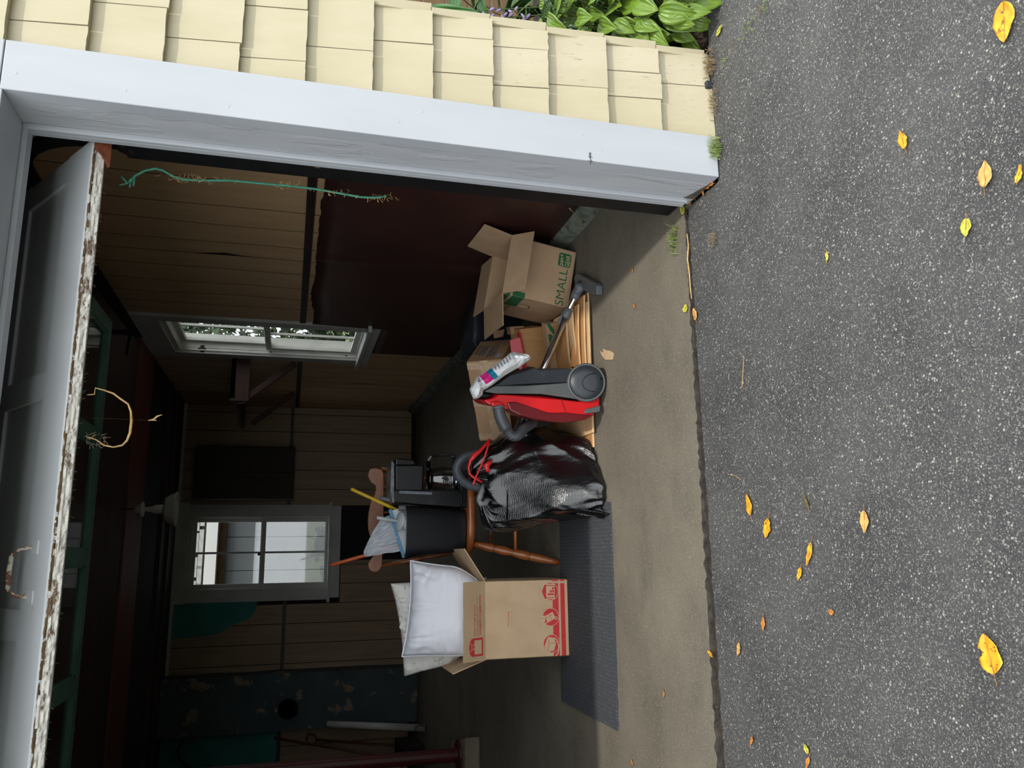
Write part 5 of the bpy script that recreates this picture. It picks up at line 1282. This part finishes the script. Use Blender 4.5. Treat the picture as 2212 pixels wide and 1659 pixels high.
m = MB(); m.prism([atY(x, y, 4.017) for x, y in ((1180, 699), (1187, 698), (1200, 716), (1231, 733), (1230, 742), (1206, 731), (1190, 716))], (0.0, 0.002, 0.0)); m.prism([atY(x, y, 4.017) for x, y in ((1184, 722), (1190, 722), (1206, 737), (1229, 746), (1228, 765), (1208, 757), (1188, 744))], (0, 0.002, 0)); m.build('green_band', greenink, gs)
m = MB(); m.tube([atY(x, y, 4.02) for x, y in ((1199, 697), (1214, 706), (1226, 714), (1236, 728))], 0.004, 6); m.build('torn_rim', mat('torn_card', (196, 170, 140), (150, 120, 92), sc=50, rough=0.9), gs)
tubm = mat('dark_tub', (40, 44, 52), (34, 38, 46), sc=8, rough=0.5)
tc = V((1.53, 5.25, 0.0))
tt_ = thing('storage_tub', 'dark blue grey plastic tub behind the taped box', 'tub', tc)
m = MB(); m.grid(lambda u, v: (tc.x+math.copysign(abs(math.cos(u*2*PI))**0.45, math.cos(u*2*PI))*0.15*[0.0, .82, .86, 1.0, 1.04, 1.04, .98, .0][int(round(v*7))], tc.y+math.copysign(abs(math.sin(u*2*PI))**0.45, math.sin(u*2*PI))*0.20*[0.0, .82, .86, 1.0, 1.04, 1.04, .98, .0][int(round(v*7))], [0, 0, .01, .30, .31, .345, .36, .365][int(round(v*7))]), 48, 8, closed_u=True)
m.build('tub_shell', tubm, tt_, smooth=True)
m = MB(); m.tube([(tc.x-0.155, tc.y-0.20, 0.335), (tc.x+0.155, tc.y-0.20, 0.335), (tc.x+0.155, tc.y+0.20, 0.335), (tc.x-0.155, tc.y+0.20, 0.335)], 0.010, 6, closed=True); m.build('rim', tubm, tt_)
m = MB(); m.grid(lambda u, v: (1.33+0.05*v+0.02*math.sin(u*7), 5.10+0.16*u, 0.30+0.05*v-0.20*u+0.008*noise.noise(V((u*20, v*9, 0)))), 20, 8)
tag(m.build('film_wrap', film_mat('clear_film', (120, 124, 130), 0.35, 0.15), smooth=True), 'crinkled clear film hanging off the dark tub', 'film')
m = MB(); m.prism([atY(x, y, 4.62) for x, y in ((1066, 716), (1090, 711), (1087, 727), (1067, 731))], (0.0, 0.006, 0.0))
tag(m.build('cardboard_scrap', kraft_dark), 'torn cardboard scrap above the taped box label', 'scrap')

# ---- pile of flattened cardboard
raw = mat('flat_cardboard', (196, 146, 92), (170, 122, 74), sc=9, rough=0.85, stretch=(0.4, 3, 1), bump=0.1, bsc=60)
raw2 = mat('flat_cardboard_pale', (216, 182, 138), (202, 166, 120), sc=14, rough=0.85, stretch=(0.5, 4, 1))
def sheet(label, x0, x1, y0, y1, z0, z1, zb, mt, bow=0.0, skew=0.0):
    """one flattened carton: bowed double sheet"""
    t = thing('flattened_carton', label, 'cardboard', ((x0+x1)/2, (y0+y1)/2, z0), group='flattened cartons under the vacuum')
    for k in range(2):
        m = MB()
        m.grid(lambda u, v, k=k: (x0+(x1-x0)*u+skew*v, y0+(y1-y0)*v+0.006*noise.noise(V((u*5, k, z0*50))), z0+(z1-z0)*u+(zb-z0)*v+bow*math.sin(u*PI)+k*0.007), 16, 6)
        m.build('ply', mt, t, solid=0.0045)
    m = MB()
    m.grid(lambda u, v: (x0+(x1-x0)*u, y0-0.002-0.004*math.sin(v*PI), z0+(z1-z0)*u+bow*math.sin(u*PI)-0.002+0.011*v), 16, 5)
    m.build('folded_edge', raw2, t)
sheet('bottom flattened carton lying directly on the concrete', 0.53, 1.36, 3.80, 4.42, 0.004, 0.004, 0.006, raw, 0.0)
sheet('flattened carton with a stepped corner beneath the red vacuum', 0.60, 1.30, 3.765, 4.30, 0.017, 0.018, 0.02, raw2, 0.002)
sheet('brown flattened carton second from the top near the nozzle', 0.93, 1.34, 3.79, 4.30, 0.034, 0.030, 0.045, raw, 0.004)
sheet('bowed flattened carton rising towards the green banded sleeve', 0.84, 1.30, 3.83, 4.14, 0.040, 0.050, 0.065, raw, 0.010)
sheet('pale flattened carton on edge behind the nozzle', 1.00, 1.28, 3.86, 4.06, 0.050, 0.075, 0.085, raw2, 0.006)
sheet('topmost flattened carton sloping up behind the wheel', 0.86, 1.24, 3.90, 4.03, 0.060, 0.095, 0.09, raw, 0.010)
t = thing('folded_flap', 'tapering brown carton flap between wheel and green sleeve', 'cardboard', atY(1250, 760, 3.9))
m = MB(); m.prism([atY(x, y, 3.865) for x, y in ((1237, 748), (1250, 737), (1258, 770), (1258, 792), (1232, 792))], (0.0, 0.006, 0.0)); m.build('face', raw, t)
m = MB(); m.prism([atY(x, y, 3.855) for x, y in ((1251, 735), (1256, 738), (1268, 772), (1263, 780))], (0.0, 0.006, 0.0)); m.prism([atY(x, y, 3.845) for x, y in ((1256, 733), (1262, 742), (1274, 775), (1269, 776))], (0.0, 0.006, 0.0)); m.build('crease', raw2, t)

# ---- white printed mailer bag on the vacuum
z5 = lambda x, y: (1010+x/11.85, 740+y/11.85)
LA = [(180, 1400), (50, 1180), (230, 900), (480, 735), (800, 500), (1100, 262), (1190, 236), (1310, 262), (1430, 274), (1520, 290)]
LB = [(290, 1420), (385, 1335), (400, 1225), (640, 1085), (960, 835), (1290, 650), (1430, 560), (1510, 500), (1590, 440), (1625, 385)]
def inter(Lx, s):
    k = s*(len(Lx)-1); i = min(len(Lx)-2, int(k)); f = k-i; return (Lx[i][0]+(Lx[i+1][0]-Lx[i][0])*f, Lx[i][1]+(Lx[i+1][1]-Lx[i][1])*f)
def mail(u, v, lift=0.0):                             # u across, v along
    A, B = inter(LA, v), inter(LB, v); x, y = A[0]+(B[0]-A[0])*u, A[1]+(B[1]-A[1])*u
    dep = 3.640+0.035*v-0.045*math.sin(u*PI)**0.7+0.010*noise.noise(V((u*5, v*9, 2)))+0.006*abs(noise.noise(V((u*11+v*5, v*7, 5))))-lift
    return atY(*z5(x, y), dep)
mailw = mat('white_mailer_film', (228, 230, 232), (220, 222, 226), sc=8, rough=0.3, bump=0.35, bsc=40, bd=0.004)
mb_ = thing('mailer_bag', 'crumpled white plastic mailer with teal and magenta bands on the vacuum', 'plastic bag', mail(0.5, 0.3))
m = MB(); m.grid(mail, 40, 90); m.grid(lambda u, v: V(mail(u, v))+V((0.01*math.sin(u*PI), 0.075*math.sin(u*PI)**0.7, 0)), 20, 40); m.build('film', mailw, mb_, smooth=True)
def band(name, u0, u1, v0, v1, mt, off=0.0015):
    m = MB(); m.grid(lambda a, b: mail(u0+(u1-u0)*a, v0+(v1-v0)*b+0.03*(u0+(u1-u0)*a), off), 20, 10); return m.build(name, mt, mb_, smooth=True)
band('teal_band', 0.03, 0.80, 0.335, 0.375, mat('teal_ink', (26, 122, 150), None, rough=0.35)); band('magenta_band', 0.03, 0.74, 0.255, 0.335, mat('magenta_ink', (226, 50, 146), (196, 36, 110), sc=40, rough=0.35))
navy = mat('navy_ink', (34, 30, 62), None, rough=0.4)
lettering('mailer_lettering', 'CURL', 0.55, 0.030, lambda a, b: mail(0.62-a, 0.245-b, 0.002), navy, mb_, 0.02)
random.seed(21)
m = MB()
for r in range(9):
    v0 = 0.40+0.026*r; n = random.randint(5, 9)
    for k in range(n):
        u0 = 0.06+0.045*k; m.add([mail(u0, v0, .0018), mail(u0+0.028, v0, .0018), mail(u0+0.028, v0+0.008, .0018), mail(u0, v0+0.008, .0018)], [(0, 1, 2, 3)])
m.build('fine_print', navy, mb_)
# ================================================================== LEAVES, PLANTS, DEBRIS
# ---- fallen leaves on the asphalt and slab
lf_y = mat('leaf_yellow', (226, 172, 36), (206, 138, 30), sc=40, rough=0.6, layers=[((126, 66, 22), 60, 0.60, 0.66, (1, 1, 1))])
lf_t = mat('leaf_tan', (214, 168, 96), (196, 146, 80), sc=40, rough=0.65, layers=[((120, 76, 40), 70, 0.64, 0.70, (1, 1, 1))])
lf_g = mat('leaf_yellowgreen', (196, 190, 74), (160, 162, 60), sc=40, rough=0.6, layers=[((110, 84, 30), 70, 0.66, 0.70, (1, 1, 1))])
lf_o = mat('leaf_orange', (204, 134, 56), (178, 108, 44), sc=40, rough=0.65)
lf_d = mat('leaf_olive', (96, 88, 40), (76, 70, 34), sc=40, rough=0.6)
vein = mat('leaf_vein', (140, 92, 40), None, rough=0.7)
def fallen(px, py, L, W, ang, mt, label, z0=0.0, curl=0.35, stem=0.3, notch=0, seed=0):
    """px, py: where it lies; ang: heading of its tip over the ground, degrees"""
    c = atZ(px, py, z0); t = thing('fallen_leaf', label, 'leaf', c, group='fallen leaves')
    ca, sa = math.cos(math.radians(ang)), math.sin(math.radians(ang)); m = MB()
    def P(u, v):                                      # v along, u across -1..1
        w = W/2*(math.sin(PI*min(1, v**0.85))**0.8)*(1-0.25*v)
        if notch and u > 0 and 0.45 < v < 0.62: w *= 0.55
        w *= 1+0.10*noise.noise(V((v*9, u+seed, 1)))
        x = (v-0.5)*L; y = u*w
        z = z0+0.003+curl*abs(u)**1.5*W*0.28+0.10*curl*L*(2*v-1)**2+0.004*noise.noise(V((u*2+seed, v*5, 2)))
        return V((c.x+x*ca-y*sa, c.y+x*sa+y*ca, z))
    m.grid(lambda a, b: P(a*2-1, 0.01+0.98*b), 9, 16); m.build('blade', mt, t, smooth=True, solid=0.0005)
    m = MB(); m.tube([P(0, v)+V((0, 0, 0.0008)) for v in (1, .8, .6, .4, .2, 0.02)]+[V((c.x-(0.5+stem)*L*ca, c.y-(0.5+stem)*L*sa, z0+0.004))], [.0003, .0005, .0006, .0007, .0008, .0009, .0009], 5); m.build('midrib', vein, t)
    return t
FL = [
 (2172, 48, .095, .050, 172, lf_y, 'large golden leaf with brown veins at the driveway corner furthest from the garage', 0),
 (1952, 302, .058, .026, 12, lf_y, 'narrow yellow and brown curled leaf on bare asphalt', 0),
 (2130, 376, .062, .036, -10, lf_t, 'broad tan leaf with a small hole', 0),
 (2089, 492, .044, .028, 168, lf_g, 'small crumpled yellow leaf near the broad tan leaf', 0),
 (2204, 376, .040, .014, -25, lf_y, 'thin yellow leaf cut by the picture edge', 0),
 (1788, 556, .036, .009, 170, lf_g, 'tiny pale green sliver leaf', -0.004),
 (1476, 453, .044, .032, 40, lf_g, 'pale yellow green leaf by the jamb foot', 0.004),
 (1482, 667, .040, .030, 100, lf_g, 'pale yellow leaf lying on the slab crack', 0.002),
 (1502, 678, .056, .026, 15, lf_t, 'tan leaf lying against the pale yellow one on the asphalt', 0),
 (1371, 661, .030, .016, 30, lf_o, 'small tan leaf scrap on the concrete between box and crack', 0.002),
 (1368, 583, .024, .009, 10, lf_o, 'tiny orange scrap on the concrete near the shadow edge', 0.002),
 (1619, 1090, .074, .030, 12, lf_y, 'upright pointed yellow leaf nearest the slab crack', 0),
 (1659, 1141, .066, .036, 160, lf_y, 'oval yellow leaf speckled brown', 0),
 (1750, 1197, .074, .020, 155, lf_y, 'folded yellow leaf with dark tip', 0),
 (1728, 1240, .046, .018, 150, lf_y, 'small yellow leaf beside the damp stain', 0),
 (1743, 1082, .046, .010, 20, lf_d, 'thin olive green leaf', 0),
 (1870, 1127, .060, .030, 175, lf_t, 'dry crumpled brown leaf alone on the asphalt', 0),
 (1650, 1348, .046, .018, 170, lf_o, 'brown rolled leaf between the crack and the damp stain', 0),
 (1597, 1403, .048, .022, 160, lf_t, 'tan lobed leaf scrap near the crack', 0),
 (1625, 1600, .034, .012, 150, lf_o, 'orange leaf chip near the slab crack end', 0),
 (1743, 1617, .030, .018, 30, lf_g, 'small green and yellow leaf near the picture edge', 0),
 (2140, 1412, .086, .056, 8, lf_y, 'big golden torn leaf lying alone on the near asphalt', 0),
 (1797, 1322, .024, .014, 80, lf_o, 'small orange leaf crumb on the asphalt', 0),
 (1435, 1497, .034, .012, 5, lf_o, 'orange leaf lying on the garage concrete', 0.002),
 (1555, 66, .050, .022, -70, lf_g, 'ragged yellow leaf beside the hosta', 0),
 (1536, 1412, .036, .014, 60, lf_y, 'yellow leaf tip sticking from the slab crack', 0),
 (1746, 1648, .044, .012, 150, lf_o, 'orange narrow leaf at the picture edge', 0),
 (1183, 1184, .040, .012, 20, lf_o, 'brown leaf scrap on the concrete beside the chair foot', 0.002),
 (1146, 1180, .030, .010, 60, lf_o, 'small brown scrap under the chair', 0.002),
 (1366, 1645, .030, .010, 40, lf_y, 'yellow sliver on the garage concrete near the picture edge', 0.002),
]
for i, (x, y, L, W, a, mt, lb, z) in enumerate(FL):
    fallen(x, y, L, W*1.25, a, mt, lb, z, curl=0.15+0.08*math.sin(i*2.1), stem=0.28 if L > 0.04 else 0.1, notch=1 if 'torn' in lb else 0, seed=i*1.7)
# brown litter against the jamb foot
random.seed(4)
lit = [(1508, 408), (1520, 412), (1530, 404), (1500, 422), (1492, 432), (1538, 398)]
for k, (x, y) in enumerate(lit):
    fallen(x, y, .045, .018, random.uniform(0, 180), lf_o, ['orange brown leaf at the jamb foot nearest the grass tuft', 'orange brown leaf curled under the jamb corner', 'long orange leaf in the corner of trim and asphalt', 'brown leaf in the litter beside the jamb', 'brown leaf closest to the pale yellow green leaf', 'orange leaf scrap below the white trim end'][k], 0.0, 0.5, 0.2, 0, k)
m = MB(); m.prism([atZ(x, y, 0.002) for x, y in ((1297, 758), (1305, 762), (1303, 753), (1312, 757), (1320, 758), (1327, 763), (1324, 777), (1309, 777), (1302, 770))], (0, 0, 0.003))
sc_ = tag(m.build('torn_cardboard', kraft), 'torn cardboard scrap lying flat on the concrete before the wheel', 'scrap')
m = MB(); m.tube([atZ(x, y, 0.005) for x, y in ((1484, 505), (1487, 530), (1485, 560), (1489, 590), (1491, 620), (1494, 645))], [0.002, 0.003, 0.003, 0.003, 0.0025, 0.002], 6)
tag(m.build('dry_twig', M['straw']), 'thin dry tan twig lying along the slab crack', 'twig')
m = MB(); m.tube([atZ(x, y, 0.002) for x, y in ((1607, 770), (1605, 800), (1603, 836))], 0.0009, 4)
tag(m.build('pale_stem', M['straw']), 'pale thin stem lying on the asphalt', 'stem')
m = MB(); m.tube([atZ(x, y, 0.002) for x, y in ((1573, 1024), (1590, 1028), (1600, 1036))], 0.0009, 4)
tag(m.build('pale_stem', M['straw']), 'short pale stem near the crack and the pointed leaf', 'stem')
m = MB(); m.tube([atX(x, y, WR-0.07) for x, y in ((1235, 455), (1246, 468), (1258, 480))], 0.0012, 4); m.tube([atX(1235, 455, WR-0.07), atX(1230, 450, WR-0.07)], 0.003, 4)
tag(m.build('dry_stalk', M['straw']), 'dry stalk leaning on the kerb by the hardboard', 'stalk')
# broken bits in the joint
rub = mat('broken_concrete', (132, 118, 102), (96, 86, 76), sc=40, rough=0.95, bump=0.6)
random.seed(14)
bits = [(1527, 1285, .045), (1530, 1345, .055), (1519, 1140, .03), (1533, 1390, .03), (1545, 1530, .05), (1541, 1600, .05), (1507, 960, .025), (1524, 1230, .03)]
ORD = ['first', 'second', 'third', 'fourth', 'fifth', 'sixth', 'seventh', 'eighth']
for k, (x, y, L) in enumerate(sorted(bits, key=lambda b: b[1])):
    c = atZ(x, y, -0.014); m = MB()
    m.add([c+V((sx*L*0.5*random.uniform(.6, 1), sy*L*0.22*random.uniform(.4, 1), sz*0.006*random.uniform(.5, 1.2))) for sz in (-1, 1) for sy in (-1, 1) for sx in (-1, 1)], [(0,2,3,1), (4,5,7,6), (0,1,5,4), (2,6,7,3), (0,4,6,2), (1,3,7,5)])
    tag(m.build('concrete_chip', rub, bevel=0.003), 'broken concrete chip in the slab crack, '+ORD[k]+' from the door jamb', 'chip', 'concrete chips in the slab crack')

# ---- grass tufts and weeds
g1 = mat('grass_green', (92, 118, 52), (130, 144, 78), sc=20, rough=0.6); g2 = mat('grass_dry', (142, 124, 92), (116, 98, 70), sc=20, rough=0.8)
def tuft(label, c, n, h, spread, mt, seed, name='grass_tuft', lean=(0, 0, 0)):
    random.seed(seed); m = MB(); c = V(c)
    for k in range(n):
        b = c+V((random.gauss(0, spread*0.35), random.gauss(0, spread*0.2), 0)); a = random.uniform(0, 2*PI); l = h*random.uniform(.5, 1.1)
        d = V((math.cos(a), math.sin(a)*0.8, 0))*random.uniform(.2, 1.0)*l+V(lean)*l; s = V((-math.sin(a), math.cos(a), 0))*0.0016
        pts = [b, b+d*0.35+V((0, 0, l*0.6)), b+d*0.8+V((0, 0, l*0.75)), b+d*1.15+V((0, 0, l*0.55))]
        vs = []
        for i, p in enumerate(pts): vs += [p-s*(1-i*0.3), p+s*(1-i*0.3)]
        m.add(vs, [(0, 1, 3, 2), (2, 3, 5, 4), (4, 5, 7, 6)])
    return tag(m.build(name, mt, recalc=False), label, 'grass')
tuft('green grass tuft growing at the foot of the white trim', V((1.475, 2.425, 0)), 90, 0.062, 0.06, g1, 1)
tuft('dry brown thatch at the foot of the corner shingles', V((1.83, 2.43, 0)), 110, 0.045, 0.07, g2, 2, 'dry_grass')
tuft('dry thatch below the cream siding beside the trim', V((1.66, 2.432, 0)), 70, 0.03, 0.09, g2, 3, 'dry_grass')
tuft('wispy green weed lying over the slab crack', atZ(1462, 520), 70, 0.05, 0.09, g1, 4, 'weed')
tuft('dry weed on the patched asphalt', atZ(1545, 520), 34, 0.03, 0.04, g2, 5, 'dry_grass')
for k, (x, y) in enumerate([(1565, 125), (1585, 100), (1610, 70), (1625, 45), (1640, 20), (1655, 5)]):
    tuft(['weed in the asphalt crack nearest the shingles', 'weed in the asphalt crack second from the shingles', 'weed in the middle of the asphalt crack', 'weed past the middle of the asphalt crack', 'weed in the asphalt crack second from the picture edge', 'weed in the asphalt crack at the picture edge'][k], atZ(x, y), 22, 0.014, 0.06, [g1, g2, g1][k % 3], 20+k, 'weed')
tuft('straw caught on the door stop by the wall rail', atY(690, 352, 2.70), 40, 0.02, 0.02, g2, 40, 'dry_grass')
tuft('dead grass behind the foot of the door stop', V((1.45, 2.80, 0.0)), 40, 0.04, 0.05, g2, 41, 'dry_grass')
m = MB(); c = atZ(1535, 185)
m.add([c+V((sx*0.02*random.uniform(.6, 1), sy*0.013, 0.012+sz*0.012)) for sz in (-1, 1) for sy in (-1, 1) for sx in (-1, 1)], [(0,2,3,1), (4,5,7,6), (0,1,5,4), (2,6,7,3), (0,4,6,2), (1,3,7,5)])
tag(m.build('pebble', mat('dark_pebble', (44, 46, 50), None, rough=0.8), bevel=0.004), 'dark pebble at the foot of the shingle wall', 'pebble')
mk = mat('black_scribble', (40, 38, 40), None, rough=0.7)
m = MB(); yy = FY-0.0292
pts = [atY(x, y, yy) for x, y in ((1272, 330), (1276, 333), (1274, 340), (1277, 348), (1275, 355))]
m.tube(pts, 0.0012, 4); m.tube([atY(1271, 338, yy), atY(1280, 340, yy)], 0.0009, 4); m.tube([atY(1270, 347, yy), atY(1281, 349, yy)], 0.0009, 4); m.tube([atY(1276, 329, yy), atY(1272, 336, yy)], 0.0009, 4)
m.build('pen_scribble', mk, t1)

# ---- hosta by the corner
def leafmesh(L, W, fold, droop, seed, name):
    m = MB(); nv = 12; nu = 19
    def P(u, v):
        s = u*2-1; w = W/2*(math.sin(PI*min(1.0, (0.04+0.96*v)**0.72))**0.9)
        ribs = 0.0030*math.cos(s*PI*5)*(1-v)*(v+0.1)*3
        return (s*w, v*L*(1-0.12*droop*v), fold*abs(s)*w+ribs-droop*L*v*v*0.45+0.006*noise.noise(V((s*2, v*4, seed))))
    m.grid(P, nu, nv)
    me = bpy.data.meshes.new(name); me.from_pydata(m.v, [], m.f); me.polygons.foreach_set('use_smooth', [True]*len(me.polygons)); me.update(); return me
hl = mat('hosta_lime', (102, 130, 34), (82, 110, 29), sc=14, rough=0.38, stretch=(6, 0.6, 1), sss=0.0, layers=[((150, 160, 66), 20, 0.64, 0.74, (3, 1, 1))])
hd_ = mat('hosta_green', (54, 86, 36), (42, 72, 30), sc=14, rough=0.4, stretch=(6, 0.6, 1), layers=[((120, 140, 90), 30, 0.60, 0.68, (8, 0.4, 1))])
bigl = mat('broad_leaf_green', (54, 104, 44), (44, 90, 38), sc=8, rough=0.45)
stemm = mat('plant_stem', (66, 88, 36), None, rough=0.6)
def clump(name, label, c, n, R, H, Ls, mt, seed, bias=(0, 0), lowf=0.55):
    random.seed(seed); t = thing(name, label, 'plant', c); c = V(c)
    mes = []
    for k in range(6):
        me = leafmesh(Ls*random.uniform(.85, 1.1), Ls*random.uniform(.50, .62), random.uniform(.12, .32), random.uniform(.5, 1.1), seed+k, 'leaf'); me.materials.append(mt); mes.append(me)
    stem = MB()
    for k in range(n):
        f = math.sqrt((k+0.5)/n); a = k*2.39996+random.uniform(-.3, .3)
        rr = R*f; hh = H*(1.05-0.75*f*f)*random.uniform(lowf, 1.1)
        p = c+V((rr*math.cos(a)+bias[0]*f, rr*math.sin(a)+bias[1]*f, max(0.05, hh)))
        if p.x < 2.0: p.x = 2.0+random.uniform(0, 0.06)
        o = bpy.data.objects.new('leaf', random.choice(mes)); COL.objects.link(o)
        out = a-PI/2+random.uniform(-.5, .5)
        s = random.uniform(.75, 1.15)
        tilt = math.radians(35-75*f+random.uniform(-18, 18))
        Mx = Matrix.Translation(p-Vector(c)) @ Matrix.Rotation(out, 4, 'Z') @ Matrix.Rotation(tilt, 4, 'X') @ Matrix.Rotation(random.uniform(-.5, .5), 4, 'Y') @ Matrix.Scale(s, 4)
        o.parent = t; o.matrix_basis = Mx
        stem.tube([c+V((random.uniform(-.04, .04), random.uniform(-.04, .04), 0)), c.lerp(p, 0.6)+V((0, 0, hh*0.25)), p], [0.003, 0.0025, 0.002], 5)
    stem.build('petioles', stemm, t)
    return t
clump('hosta_plant', 'lime green hosta with broad ribbed leaves at the garage corner', (2.17, 2.74, -0.07), 260, 0.34, 0.60, 0.135, hl, 31, (0.0, -0.07))
clump('hosta_plant', 'dark green striped hosta behind the lime one', (2.36, 3.22, -0.07), 110, 0.32, 0.85, 0.15, hd_, 52)
clump('broadleaf_plant', 'tall plant with large smooth dark green leaves by the fence', (2.52, 3.40, -0.07), 30, 0.34, 1.15, 0.26, bigl, 77)
# purple flower spikes
fm = mat('lilac_petal', (150, 134, 176), (128, 112, 156), sc=20, rough=0.6)
for k, (x, y, lb) in enumerate(((1045, 22, 'lilac hosta flower spike nearer the fence'), (1062, 40, 'lilac hosta flower spike beside the shingle edge'))):
    p = atX(x, y, 2.05); b = V((2.2, p.y+0.05, 0.1)); t = thing('flower_spike', lb, 'flower', b)
    m = MB(); m.tube([b, b.lerp(p, 0.6)+V((0.03, 0, 0)), p], 0.0022, 5); m.build('stalk', stemm, t)
    random.seed(60+k)
    for j in range(7):
        q = b.lerp(p, 0.80+0.035*j)+V((random.uniform(-.012, .012), random.uniform(-.012, .012), 0))
        m = MB(); m.lathe([(0.0, 0.0), (0.004, 0.008), (0.006, 0.020), (0.002, 0.028)], q, (random.uniform(-1, 1), random.uniform(-1, 0.4), -0.5), 7); m.build('floret', fm, t, smooth=True)
# fence
fw_ = mat('tan_fence_board', (120, 94, 62), (104, 80, 54), sc=5, rough=0.75, stretch=(0.4, 1, 4))
t = thing('board_fence', 'tan fence of horizontal boards behind the hostas', 'fence', (4.0, 4.6, 0))
for k in range(13): part('fence_board', fw_, t, (1.98, 8.5, 4.60, 4.625, 0.02+0.155*k, 0.165+0.155*k), bevel=0.004)
for x in (2.5, 4.4, 6.3): part('fence_post', fw_, t, (x, x+0.09, 4.63, 4.72, -0.07, 2.05))
# leafy shrub outside the side window
random.seed(71)
t = thing('leafy_shrub', 'green leafy shrub outside the side window', 'shrub', (3.6, 12.2, -0.07))
m = MB()
for k in range(5200):
    a = random.uniform(0, 2*PI); el = random.uniform(-1, 1); r = random.uniform(.55, 1.0)
    p = V((3.6+1.4*r*math.cos(a)*math.sqrt(1-el*el), 12.2+1.4*r*math.sin(a)*math.sqrt(1-el*el), 2.1+1.7*r*el))
    d = V((random.gauss(0, 1), random.gauss(0, 1), random.gauss(0, 1))).normalized(); e = d.orthogonal().normalized()
    m.add([p-d*0.08, p+e*0.04, p+d*0.08, p-e*0.04], [(0, 1, 2, 3)])
m.build('foliage', mat('shrub_leaf', (40, 62, 28), (56, 78, 36), sc=3, rough=0.6), t, recalc=False)
m = MB(); m.tube([(3.6, 12.2, -0.07), (3.62, 12.2, 0.8), (3.58, 12.25, 2.0)], [0.07, 0.05, 0.02], 8); m.build('stem', M['bare'], t)
